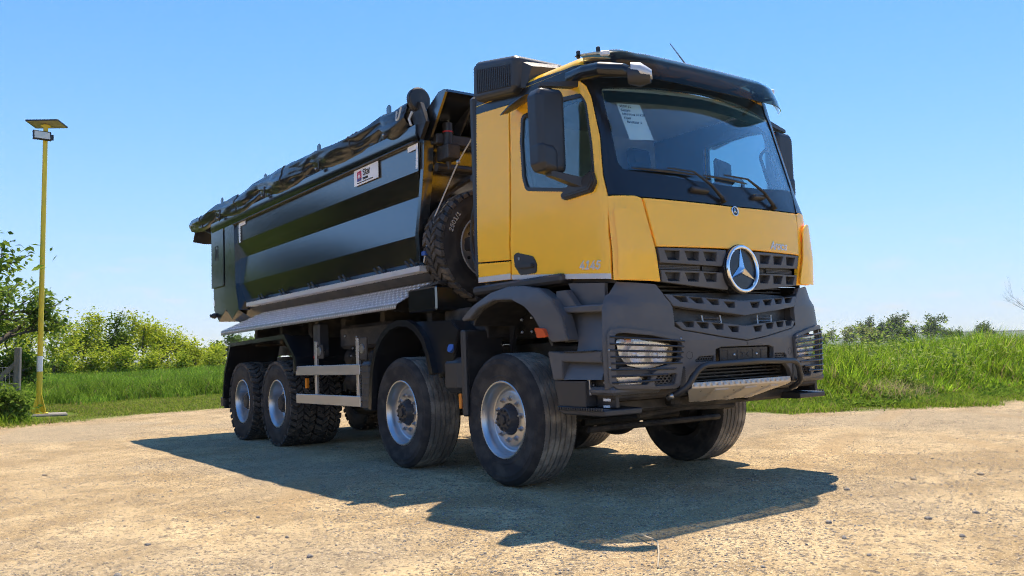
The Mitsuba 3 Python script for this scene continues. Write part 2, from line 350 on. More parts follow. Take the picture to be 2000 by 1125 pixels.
# spare wheel standing across the frame behind the cab
w = nk(D + '__spare_wheel')
sp = lambda m: mv(m, (-1.02, -.66, 2.06), rot=rz(90) @ ry(40))
put(w + '__tyre', sp(L_CORE), 'rubber'); put(w + '__tread_block', sp(L_BLOCK), 'rubber_lug', kind='stuff', smooth=False)
put(w + '__rim', sp(lathe([(.296, -.138), (.303, -.134), (.304, -.142), (.298, -.148), (.290, -.146), (.283, -.130), (.270, -.110), (.262, .06), (.25, .0), (.236, -.04), (.150, -.055), (.143, -.05), (.143, -.02)], 64)), 'spare_rim')
put(w + '__bolt_holes', sp(cat(*[cyl([.19*math.cos(t), -.045, .19*math.sin(t)], [.19*math.cos(t), -.058, .19*math.sin(t)], .014, 10) for t in np.arange(10)*2*math.pi/10])), 'satin_black', kind='stuff')
tm_, tf_ = text('2501/1', .042, .002)
tm_ = tm_ - [tm_[:, 0].mean(), 0, 0]
ang = -tm_[:, 0]/.43; rr_ = .412 + tm_[:, 1]      # set round the sidewall
a0 = math.radians(152)
put(w + '__number', (truckless := np.stack([-1.02 + .160 + tm_[:, 2], -.66 + rr_*np.cos(a0+ang), 2.06 + rr_*np.sin(a0+ang)], 1), tf_), 'chalk', 'white chalked number on the spare tyre sidewall')
for x, dr_ in ((0, 1), (-1.7, 1), (-5.0, 0), (-6.35, 0)):
    put(D + '__axle', cat(tube([(x, -.85, .53), (x, .85, .53)], .075, 14), lathe_ball((x, 0.05, .55), .24), *[tube([(x, s*.42, .50), (x, s*.42, .75)], .05, 8) for s in (-1, 1)]), 'chassis_black') if 0 else put(D + '__axle', cat(tube([(x, -.85, .53), (x, .85, .53)], .075, 14), mv(trimesh.creation.icosphere(3, .23), (x, .05, .54)), *[bx(x-.06, x+.06, s*.42-.05, s*.42+.05, .52, .74) for s in (-1, 1)]), 'chassis_black')
for s in (-1, 1):
    put(D + '__chassis_rail', bx(-7.1, 1.15, min(s*.36, s*.44), max(s*.36, s*.44), .86, 1.14), 'chassis_black')
    for x in (0, -1.7, -5.68):
        L = .85 if x > -3 else 1.05
        arc = [(x + L*q, s*.42, .74 + .10*q*q) for q in np.linspace(-1, 1, 9)]
        put(D + '__leaf_spring', cat(*[mv(bx(-.0, 1, -.04, .04, -.012, .012, .003), (0, 0, 0)) if 0 else tube([(a[0], a[1], a[2] - .03*k) for a in arc[k:9-k]], .022, 6) for k in range(3)]), 'chassis_black')
for x in (-.85, -2.4, -3.9, -5.68, -6.9):
    put(D + '__crossmember', bx(x-.06, x+.06, -.36, .36, .9, 1.1), 'chassis_black')
put(D + '__drive_shaft', cat(tube([(.2, .05, .62), (-1.6, .05, .62)], .055, 12), tube([(-1.7, 0, .68), (-3.1, 0, .78), (-4.9, 0, .60)], .06, 12)), 'chassis_black')
put(D + '__engine', cat(bx(.15, 1.0, -.33, .33, .78, 1.5, .05), bx(-1.2, .1, -.27, .27, .72, 1.2, .06)), 'chassis_black')
# ---------------------------------------------------------------- the truck: cab
def both(key, fn_mesh, mat_, **kw):      # the same part on both sides of the truck
    put(key, fn_mesh, mat_, **kw); put(key, mir(fn_mesh), mat_, **kw)
def on_skin(poly, t0, t1, L=.05, c=0.0): return slab(poly, t0, t1, skin, L, c)
def on_bump(poly, t0, t1, L=.05, c=0.0): return slab(poly, t0, t1, bskin, L, c)
Fw = 2*U3; Bw = 2*V3
def rfl(pts, W): return [(W-u, v) for u, v in pts]
# side: door, rear quarter
WIN = rpoly([(.785, 2.945), (.735, 2.73), (.727, 2.44), (.760, 2.33), (1.22, 2.243), (1.53, 2.195), (1.615, 2.25), (1.685, 2.53), (1.722, 2.85), (1.665, 2.925), (1.37, 2.955)], .06)
DOOR = Polygon([(.603, 3.085), (.530, 2.31), (.482, 1.92), (.490, 1.640), (1.690, 1.535), (1.686, 1.88), (1.733, 2.18), (1.83, 2.58), (1.822, 2.90), (1.78, 2.99), (1.69, 3.035), (1.43, 3.06), (1.19, 3.07), (.895, 3.082)])
g = .006
def side_parts(m_):
    d = nk(D + '__door'); P_ = (lambda q: q) if m_ > 0 else mir
    put(d, P_(on_skin(DOOR.buffer(-.006).difference(WIN), -.03, .0, .05, .005)), 'yellow_paint')
    put(d + '__window_seal', P_(on_skin(WIN.buffer(.004).difference(WIN.buffer(-.026)), -.028, .004, .05)), 'dark_plastic')
    v, f = on_skin(WIN.buffer(-.02), -.012, -.011, .08); k = len(v)
    put(d + '__window_pane', P_(slab(WIN.buffer(-.02), -.012, -.008, skin, .08)), 'window_glass')
    band = Polygon([(.490, 1.640), (1.690, 1.535), (1.689, 1.585), (.488, 1.690)]).buffer(-.006)
    put(d + '__reflective_band', P_(on_skin(band, -.001, .003, .05)), 'silver_band', 'silver reflective band along the door bottom')
    hp = rpoly([(.535, 1.84), (.585, 1.852), (.79, 1.80), (.835, 1.74), (.83, 1.665), (.62, 1.668), (.545, 1.745)], .03)
    put(d + '__handle_recess', P_(on_skin(hp, -.001, .008, .04, .004)), 'dark_plastic')
    put(d + '__handle_recess__bowl', P_(on_skin(rpoly([(.64, 1.825), (.79, 1.785), (.805, 1.70), (.68, 1.69)], .025), .0065, .0095, .04)), 'gloss_black') if 0 else None
    put(d + '__door_handle', P_(on_skin(rpoly([(.58, 1.765), (.80, 1.745), (.81, 1.71), (.59, 1.725)], .014), .008, .034, .04, .010)), 'dark_plastic')
    put(d + '__lock', P_(on_skin(Point(.612, 1.80).buffer(.013), .007, .012, .02)), 'steel')
    # hinge side mirror foot
    foot = rpoly([(1.20, 2.20), (1.34, 2.275), (1.52, 2.30), (1.635, 2.34), (1.645, 2.24), (1.56, 2.175), (1.24, 2.165)], .03)
    put(d + '__mirror_foot', P_(on_skin(foot, -.005, .045, .04, .03)), 'dark_plastic')
    crease = Polygon([(.545, 2.318), (1.24, 2.232), (1.24, 2.224), (.545, 2.310)])
    q = nk(D + '__cab_side')
    rear = Polygon([(.0, 3.13), (.59, 3.087), (.520, 2.31), (.472, 1.92), (.478, 1.805), (.0, 1.835)])
    low = Polygon([(.0, 1.828), (.478, 1.797), (.480, 1.645), (.0, 1.660)])
    put(q, P_(on_skin(rear.buffer(-.003), -.03, 0, .06, .005)), 'yellow_paint')
    put(q + '__lower_panel', P_(on_skin(low.buffer(-.003), -.03, 0, .06, .005)), 'yellow_paint')
    put(q + '__reflective_band', P_(on_skin(Polygon([(.006, 1.664), (.476, 1.650), (.476, 1.697), (.006, 1.708)]), -.001, .003)), 'silver_band')
    # black frame over the door and the windscreen pillar
    band = Polygon([(-.02, 3.30), (-.02, 3.125), (.60, 3.088), (1.19, 3.075), (1.43, 3.066), (1.69, 3.042), (1.785, 2.995), (1.829, 2.90), (1.838, 2.58), (1.741, 2.18), (1.725, 2.137), (2.02, 2.125), (2.02, 2.31), (1.985, 2.38), (1.975, 2.96), (2.02, 3.02), (2.02, 3.15), (1.93, 3.150), (1.45, 3.165), (1.11, 3.19), (.88, 3.195)])
    put(q + '__pillar_trim', P_(on_skin(band, -.03, -.001, .06, .003)), 'gloss_black')
    put(q + '__inner_panel', P_(on_skin(unary_union([DOOR.buffer(.02), rear.buffer(.01), low.buffer(.01)]).difference(WIN.buffer(-.03)), -.10, -.07, .1)), 'cab_dark')
side_parts(1); side_parts(-1)
DO = D + '__door'
def badge_side(txt, u0, v0, h, slope, sh=.25):
    tv, tf = text(txt, h, .006)
    x = tv[:, 0]*1.05 + sh*tv[:, 1]
    return skin(u0 + x, v0 + tv[:, 1] - slope*x, .0 + tv[:, 2]), tf
put(DO + '__model_number', badge_side('4145', 1.335, 1.640, .062, .087, .35), 'silver_band', 'chrome model number 4145 near the door bottom')
# front: hood panel, pillar to windscreen surround, windscreen
HOOD = Polygon([(2.040, 2.112), (2.055, 1.765), (2.40, 1.768), (2.72, 1.772), (Fw-2.72, 1.772), (Fw-2.40, 1.768), (Fw-2.055, 1.765), (Fw-2.040, 2.112), (Fw-2.45, 2.103), (Fw-2.9, 2.095), (2.45, 2.103)])
put(D + '__hood_panel', on_skin(HOOD, -.03, .006, .06, .008), 'yellow_paint')
DEF = [(1.703, 2.130), (1.806, 2.130), (1.985, 2.130), (2.034, 2.112), (2.049, 1.765), (2.088, 1.516), (1.700, 1.532), (1.694, 1.88)]
fl = rpoly([(1.760, 2.036), (1.90, 2.030), (1.965, 1.995), (1.998, 1.92), (2.03, 1.72), (2.066, 1.53), (1.752, 1.535)], .02)
both(D + '__corner_panel', on_skin(Polygon(DEF).buffer(-.003), -.03, 0, .05, .005), 'yellow_paint')
kdef = D + '__air_deflector'
def vane(t0, t1, top):
    def fn(u, v, t):
        w = np.clip((2.05-u)/.3, 0, 1)           # stands off more towards the side
        return skin(u, v, t0 + (t1-t0)*t + .012*w**1.5)
    return slab(fl, 0, 1, fn, .04)
put(kdef, vane(.004, .016, 1), 'yellow_paint'); put(kdef, mir(vane(.014, .024, 1)), 'yellow_paint', 'yellow corner air deflector standing off on ribs')
put(kdef + '_001__vent_slat', mir(cat(*[on_skin(rect(1.765, z_, np.interp(z_, [1.53, 1.95], [2.05, 1.97]), z_+.035), .001, .0135, .05) for z_ in (1.555, 1.65, 1.745, 1.84, 1.935)])), 'yellow_paint', kind='stuff')
WS = rpoly([(1.975, 2.98), (1.982, 2.38), (2.04, 2.322), (2.5, 2.272), (U3, 2.252), (Fw-2.5, 2.272), (Fw-2.04, 2.322), (Fw-1.982, 2.38), (Fw-1.975, 2.98), (Fw-2.45, 3.03), (U3, 3.045), (2.45, 3.03)], .03)
MASK = Polygon([(1.99, 2.124), (2.45, 2.112), (2.9, 2.104), (Fw-2.45, 2.112), (Fw-1.99, 2.124), (Fw-1.99, 3.10), (Fw-2.4, 3.12), (U3, 3.125), (2.4, 3.12), (1.99, 3.10)]).difference(WS.buffer(-.012))
put(D + '__windscreen_surround', on_skin(MASK, -.03, -.003, .06), 'gloss_black')
put(D + '__roof_header', on_skin(Polygon([(2.0, 3.155), (2.0, 3.106), (2.4, 3.126), (U3, 3.131), (Fw-2.4, 3.126), (Fw-2.0, 3.106), (Fw-2.0, 3.155), (Fw-2.4, 3.185), (U3, 3.19), (2.4, 3.185)]), -.03, -.001, .06), 'yellow_paint')
wk = put(D + '__windscreen', on_skin(WS, -.008, -.004, .08), 'screen_glass')
put(wk + '__sun_strip', on_skin(Polygon([(2.0, 2.955), (2.0, 2.86), (2.2, 2.875), (U3, 2.90), (Fw-2.2, 2.875), (Fw-2.0, 2.80), (Fw-2.0, 2.955), (U3, 2.985)]), -.016, -.012, .08), 'smoked_glass', 'dark tinted band along the windscreen top')
put(wk + '__pale_line', on_skin(Polygon([(2.0, 2.985), (2.5, 3.00), (U3, 3.02), (Fw-2.5, 3.00), (Fw-2.0, 2.985), (Fw-2.0, 2.95), (Fw-2.5, 2.965), (U3, 2.985), (2.5, 2.965), (2.0, 2.95)]), -.026, -.022, .08), 'cab_trim')
# roof
def roof_pt(u, w):
    p = skin0(u, 3.17 + 0*u); c = np.array([.42, 0, 3.17])
    e = (1 - w)
    q = c + (p - c)*e[..., None]
    q[..., 2] = 3.165 + .215*np.sqrt(np.clip(1 - e**2.6, 0, 1)) - .035*(q[..., 0]-.3)
    return q
uu, ww = np.meshgrid(np.linspace(-.0, Fw, 97), np.linspace(0, 1, 25)**1.6, indexing='ij')
put(D + '__roof', sheet(roof_pt(uu, ww)), 'yellow_paint')
rearw = slab(rect(-1.05, 1.62, 1.05, 3.25, .05).difference(rect(-.35, 2.45, .35, 2.85, .05)), -.37, -.34, lambda u, v, t: np.stack([t, u, v], 1), .2)
put(D + '__cab_rear_wall', rearw, 'yellow_paint')
# interior
put(D + '__headliner', bx(-.30, .95, -1.0, 1.0, 3.10, 3.14, .02), 'cab_trim')
put(D + '__rear_trim', bx(-.325, -.30, -1.04, 1.04, 1.75, 3.12, .01), 'cab_trim')
put(D + '__cab_floor', bx(-.33, 1.32, -1.05, 1.05, 1.55, 1.62, .02), 'cab_dark')
dash = [(y, x) for y, x in ()]
put(D + '__dashboard', slab(Polygon([(.86, 1.62), (.80, 2.05), (.86, 2.20), (1.02, 2.215), (1.24, 2.20), (1.30, 2.12), (1.33, 1.62)]), -1.02, 1.02, lambda u, v, t: np.stack([u, -t, v], 1), .3), 'cab_dark')
for s, nm in ((-1, 'passenger'), (1, 'driver')):
    k = nk(D + '__seat'); y = s*.62
    put(k, cat(bx(.02, .52, y-.25, y+.25, 1.98, 2.12, .05), mv(bx(-.07, .07, -.24, .24, 0, .66, .05), (.0, y, 2.10), rot=ry(-10)), bx(.1, .45, y-.2, y+.2, 1.62, 1.98, .02)), 'seat_cloth')
    put(k + '__headrest', mv(bx(-.05, .05, -.14, .14, 0, .2, .04), (-.13, y, 2.77), rot=ry(-10)), 'seat_cloth')
k = put(D + '__steering_wheel', mv(tube([(.225*math.cos(a), .225*math.sin(a), 0) for a in np.arange(40)*2*math.pi/40], .017, 8, True), (.80, .62, 2.34), rot=ry(-32)), 'cab_dark')
put(k + '__column', cat(tube([(.80, .62, 2.34), (1.02, .62, 2.08)], .045, 10), mv(cat(bx(-.2, .2, -.02, .02, -.015, .015), bx(-.06, .06, -.08, .08, -.03, .03, .02)), (.80, .62, 2.34), rot=ry(-32))), 'cab_dark')
put(D + '__display_screen', mv(cat(bx(-.02, .02, -.15, .15, .0, .22, .03), bx(-.03, .03, -.05, .05, -.2, .0, .01)), (1.16, .26, 2.32), rot=rz(18)), 'cab_dark')
put(D + '__grab_handle', tube(bend([(1.12, 1.03, 2.38), (1.06, .97, 2.42), (.98, .97, 2.70), (1.02, 1.03, 2.76)], .06), .014, 8), 'cab_dark')
# paper sheet taped inside the windscreen
PU, PV = (2.105, 2.255), (2.585, 2.835)
sh_ = Polygon([(2.105, 2.86), (2.285, 2.865), (2.335, 2.585), (2.150, 2.572)])
put('paper_sheet', on_skin(sh_, -.020, -.018, .06), 'paper', 'white paper sheet with five lines of print taped inside the windscreen', 'paper notice')
lines = ['2055 11', 'Bedem', 'MKArocs 4142K', 'Kiper', 'Montaza  1']
ms = []
for i, s_ in enumerate(lines):
    tv, tf = text(s_, .018, .0012)
    ms.append((skin(2.12 + .006*i + tv[:, 0]*.90 + (.0 if i < 4 else .01), 2.832 - .031*i + tv[:, 1]*1.0, -.0178 + tv[:, 2]), tf))
put('paper_sheet__print', cat(*ms), 'ink')
put(D + '__tape', on_skin(Polygon([(2.11, 2.535), (2.40, 2.545), (2.41, 2.525), (2.12, 2.51)]), -.0125, -.0115), 'window_glass') if 0 else None
# foot grips, wipers
for s in (1, -1):
    m_ = on_skin(rpoly([(2.505, 2.222), (2.66, 2.214), (2.665, 2.178), (2.51, 2.185)], .016), -.004, .035, .03, .016)
    put(D + '__foot_grip', m_ if s > 0 else mir(m_), 'dark_plastic')
def wiper(piv, elbow, tip, b0, b1):
    k = put(D + '__wiper', tube([skin(*piv, .02), skin(*[(a+b)/2 for a, b in zip(piv, elbow)], .05), skin(*elbow, .045), skin(*tip, .03)], [.016, .012, .008, .006], 8), 'satin_black')
    put(k + '__wiper_blade', tube([skin(b0[0]+(b1[0]-b0[0])*q, b0[1]+(b1[1]-b0[1])*q, .014) for q in np.linspace(0, 1, 9)], [.004, .008, .009, .010, .011, .010, .009, .008, .004], 6), 'satin_black')
    put(k + '__pivot', cyl(skin(*piv, -.01), skin(*piv, .04), .022, 12), 'satin_black')
from_u = lambda *a: a
wiper((2.79, 2.135), (2.56, 2.325), (2.36, 2.345), (2.10, 2.335), (2.62, 2.318))
wiper((3.40, 2.13), (3.08, 2.318), (2.85, 2.335), (2.66, 2.322), (3.10, 2.296))
# emblems: the ring and three-pointed star
def star(R, r0, d):
    pts, fs = [], []
    for k in range(3):
        a = math.pi/2 + k*2*math.pi/3
        tip = np.array([R*math.cos(a), R*math.sin(a), 0]); l = np.array([r0*math.cos(a+math.pi/3), r0*math.sin(a+math.pi/3), 0]); r = np.array([r0*math.cos(a-math.pi/3), r0*math.sin(a-math.pi/3), 0]); c = np.array([0, 0, d])
        n = len(pts); pts += [tip, l, c, r]; fs += [[n, n+1, n+2], [n, n+2, n+3]]
    return np.array(pts), np.array(fs)
def face_front(m, x, z, tilt=0):          # from (right across, up, out) to the truck's front
    v, f = arr(m); v = v @ np.array([[0, 1, 0], [0, 0, 1], [1, 0, 0]], float)
    v = v @ ry(tilt).T; return v + [x, 0, z], f
ek = put(D + '__emblem', face_front(mv(lathe([(.0, .0), (.165, .0), (.185, -.005), (.188, -.03), (.188, -.07)], 48, 'z')), 1.505, 1.620, -2), 'gloss_black', 'round black emblem carrying a chrome ring and star')
put(ek + '__ring', face_front(tube([(.166*math.cos(a), .166*math.sin(a), .012) for a in np.arange(64)*2*math.pi/64], .0145, 10, True), 1.505, 1.620, -2), 'chrome')
put(ek + '__star', face_front(mv(star(.160, .034, .026), (0, 0, .004)), 1.505, 1.620, -2), 'chrome', smooth=False)
ek = put(D + '__small_badge', face_front(lathe([(.0, .004), (.028, .004), (.037, .002), (.038, -.01)], 32, 'z'), 1.472, 2.062, -4), 'gloss_black', 'small round badge below the windscreen')
put(ek + '__ring', face_front(tube([(.035*math.cos(a), .035*math.sin(a), .004) for a in np.arange(32)*2*math.pi/32], .004, 6, True), 1.472, 2.062, -4), 'chrome')
put(ek + '__star', face_front(mv(star(.030, .007, .005), (0, 0, .004)), 1.472, 2.062, -4), 'chrome', smooth=False)
tv, tf = text('Arocs', .060, .006)
put(D + '__name_badge', (skin(Fw - 2.50 + (tv[:, 0] + .35*tv[:, 1])*1.05, 1.790 + tv[:, 1], .004 + tv[:, 2]), tf), 'silver_band', 'chrome name badge at the hood panel lower corner')
# upper grille: two rows of blades with trapezoid pockets, split by the emblem
def pocket_row(us, v0, v1, dv=0.0, w0=.14, w1=.10):
    return [Polygon([(u-w0/2, v1+dv), (u+w0/2, v1+dv), (u+w1/2+.012, v0+dv), (u-w1/2+.012, v0+dv)]) for u in us]
GB = Polygon([(2.060, 1.758), (2.085, 1.64), (2.095, 1.515), (2.40, 1.487), (2.76, 1.462), (U3, 1.43), (Fw-2.76, 1.462), (Fw-2.40, 1.487), (Fw-2.095, 1.515), (Fw-2.085, 1.64), (Fw-2.060, 1.758), (Fw-2.4, 1.760), (2.4, 1.760)])
uk = put(D + '__upper_grille', on_skin(GB.buffer(-.004), -.10, -.055, .06), 'dark_plastic')
def blade(v0, v1, us, W, on, t1, pv0, pv1):
    top, bot = v1, v0
    return None
up_us = [2.195, 2.385, 2.572]
allu = up_us + [Fw-u for u in up_us]
r1 = Polygon([(2.062, 1.756), (2.082, 1.652), (2.70, 1.636), (2.74, 1.70), (2.75, 1.758), (2.4, 1.759)])
r2 = Polygon([(2.086, 1.600), (2.094, 1.517), (2.40, 1.489), (2.76, 1.464), (2.80, 1.50), (2.74, 1.590), (2.4, 1.598)])
for r_, (a, b) in ((r1, (1.672, 1.738)), (r2, (1.522, 1.584))):
    pk = unary_union(pocket_row(up_us, a, b))
    m_ = on_skin(r_.difference(pk), -.05, .004, .05, .006)
    both(uk + '__grille_blade', m_, 'grey_plastic')
    for p_ in pocket_row(up_us, a, b):
        both(uk + '__pocket', cat(on_skin(p_, -.052, -.046, .05), slab(Polygon([(-.5, 0), (.5, 0), (.5, 1), (-.5, 1)]), 0, .1, lambda u, v, t, p_=p_, a=a: skin(p_.centroid.x + u*.10 + .01, a + .012*v*1.6, -.045 + .042*(1-v) + .0*t), .2)), 'dark_plastic')
both(uk + '__vent', on_skin(rect(2.53, 1.604, 2.70, 1.634), -.052, -.04, .05), 'satin_black')
both(uk + '__rib', cat(*[on_skin(rect(2.10, z_, 2.50, z_+.006), -.056, -.035, .08) for z_ in (1.608, 1.618, 1.628)]), 'grey_plastic', kind='stuff')
# lower grille: shallow V
def V_(u): return np.interp(abs(u - V3), [0, .08, .3, .62], [-.036, -.030, .0, .024])       # the band's own sag towards the middle
LG = Polygon([(.835, 1.440), (.858, 1.34), (.846, 1.205), (.905, 1.178), (1.28, 1.118), (V3, 1.088), (Bw-1.28, 1.118), (Bw-.905, 1.178), (Bw-.846, 1.205), (Bw-.858, 1.34), (Bw-.835, 1.440), (Bw-1.2, 1.455), (V3, 1.46), (1.2, 1.455)])
lk = put(D + '__lower_grille', on_bump(LG, -.13, -.085, .06), 'satin_black')
us8 = [.960, 1.090, 1.232, 1.385]; us8 = us8 + [Bw-u for u in us8]
t1 = Polygon([(.842, 1.430), (.862, 1.345), (1.10, 1.315), (1.38, 1.288), (V3, 1.272), (Bw-1.38, 1.288), (Bw-1.10, 1.315), (Bw-.862, 1.345), (Bw-.842, 1.430), (Bw-1.05, 1.412), (Bw-1.38, 1.392), (V3, 1.383), (1.38, 1.392), (1.05, 1.412)])
t2 = Polygon([(.852, 1.230), (.90, 1.178), (1.28, 1.118), (V3, 1.090), (Bw-1.28, 1.118), (Bw-.90, 1.178), (Bw-.852, 1.230), (Bw-1.0, 1.238), (Bw-1.35, 1.212), (V3, 1.195), (1.35, 1.212), (1.0, 1.238)])
def pk8(base):
    out = []
    for u in us8:
        o = base + V_(u); out.append(Polygon([(u-.055, o+.022), (u+.052, o+.018), (u+.040, o-.024), (u-.022, o-.022)] if u < V3 else [(u-.052, o+.018), (u+.055, o+.022), (u+.030, o-.022), (u-.034, o-.024)]))
    return out
for t_, base in ((t1, 1.376), (t2, 1.196)):
    put(lk + '__grille_blade', on_bump(t_.difference(unary_union(pk8(base))), -.055, .006, .05, .006), 'grey_plastic')
    for p_ in pk8(base): put(lk + '__pocket', on_bump(p_.buffer(.004), -.06, -.045, .05), 'satin_black')
put(lk + '__bar_frame', cat(*[tube([bskin(a, .0 + z0, -.06), bskin(b, z0 - .0, -.06)], .005, 6) for a, b, z0 in ((1.15, 1.33, 1.262), (1.15, 1.33, 1.238), (1.75, 1.93, 1.262), (1.75, 1.93, 1.238))], *[tube([bskin(a, 1.285, -.06), bskin(a, 1.215, -.06)], .006, 6) for a in (1.15, 1.33, 1.75, 1.93)]), 'steel', kind='stuff')
put(D + '__radiator', cat(*[bx(1.18, 1.30, -.72, .72, z_, z_+.012, .002) for z_ in np.arange(1.10, 1.50, .03)], bx(1.12, 1.18, -.78, .78, 1.05, 1.52)), 'satin_black')
# bumper
BO = Polygon([(.385, .80), (.385, 1.43), (.42, 1.445), (.47, 1.526), (.80, 1.500), (.84, 1.44), (.862, 1.33), (.848, 1.20), (.905, 1.172), (1.28, 1.112), (V3, 1.083), (V3, .90), (1.02, .905), (.955, .86), (.905, .775), (.385, .78)])
GUARD = rpoly([(.455, 1.195), (.54, 1.199), (.70, 1.172), (.842, 1.132), (.895, 1.112), (.888, 1.0), (.845, .772), (.743, .774), (.484, .791), (.425, .82), (.425, 1.16)], .03)
LAMPO = rpoly([(.475, 1.165), (.545, 1.168), (.70, 1.145), (.872, 1.095), (.855, .955), (.74, .915), (.70, .885), (.665, .80), (.475, .812)], .03)
PLATE_R = Polygon([(1.155, .985), (1.185, 1.035), (1.25, 1.052), (Bw-1.25, 1.052), (Bw-1.185, 1.035), (Bw-1.155, .985)])
PL2 = Polygon([(1.19, .90), (1.19, 1.03), (1.25, 1.046), (Bw-1.25, 1.046), (Bw-1.19, 1.03), (Bw-1.19, .90)])
HON1 = rpoly([(.985, .945), (1.03, .982), (1.17, .985), (1.17, .945)], .008)
HON2 = rpoly([(.722, .868), (.825, .872), (.810, .803), (.700, .802)], .008)
hole = unary_union([LAMPO, PL2, HON1, HON2])
bp_ = BO.difference(hole)
bk = put(D + '__bumper', cat(on_bump(bp_, -.035, 0, .05, .007), mir(on_bump(bp_, -.035, 0, .05, .007))), 'grey_plastic')
put(bk + '__backing', on_bump(Polygon([(.36, .80), (.36, 1.40), (.80, 1.45), (Bw-.80, 1.45), (Bw-.36, 1.40), (Bw-.36, .80), (Bw-.9, .80), (Bw-.98, .89), (.98, .89), (.9, .80)]).difference(LG.buffer(-.02)), -.17, -.14, .08), 'satin_black')
def honey(poly, r=.0125, tw=.0032, t0=-.03, t1=-.012):
    x0, y0, x1, y1 = poly.bounds; cells = []
    j = 0; y = y0
    while y < y1 + r:
        x = x0 + (j % 2)*r*.95
        while x < x1 + r:
            cells.append(Polygon([(x + (r-tw)*math.cos(a), y + (r-tw)*.85*math.sin(a)) for a in np.arange(6)*math.pi/3 + math.pi/6])); x += 1.9*r
        y += 1.45*r; j += 1
    return on_bump(poly.difference(unary_union(cells)), t0, t1, .1)
for h_ in (HON1, HON2): both(bk + '__mesh_grille', cat(honey(h_), on_bump(h_, -.06, -.05)), 'dark_plastic')
for s in (0, 1):
    c_ = on_bump(Point(.945, .995).buffer(.028).difference(Point(.945, .995).buffer(.025)), -.004, .0015, .02)
    put(bk + '__tow_cover', c_ if not s else mir(c_), 'dark_plastic')
lp = put(D + '__licence_plate_holder', on_bump(Polygon([(1.245, .93), (1.245, 1.035), (Bw-1.245, 1.035), (Bw-1.245, .93)]), -.03, -.018, .05, .004), 'satin_black', 'empty black licence plate holder with two bright screws')
put(lp + '__screw', cat(*[mv(trimesh.creation.icosphere(2, .009), bskin(u, .985, -.015)) for u in (V3-.128, V3+.128)]), 'chrome', kind='stuff')
put(lp + '__relief', cat(*[tube(bend([bskin(a, b, -.017), bskin(c, d, -.017)], .01), .003, 5) for a, b, c, d in ((V3-.05, 1.0, V3-.02, .985), (V3-.02, .985, V3-.05, .97), (V3+.04, 1.0, V3+.01, .985), (V3+.01, .985, V3+.04, .97), (V3-.25, .955, V3+.25, .955), (V3-.25, 1.015, V3+.25, 1.015), (V3-.19, .95, V3-.19, 1.02), (V3-.09, .95, V3-.09, 1.02), (V3+.19, .95, V3+.19, 1.02), (V3+.09, .95, V3+.09, 1.02))]), 'dark_plastic', kind='stuff')
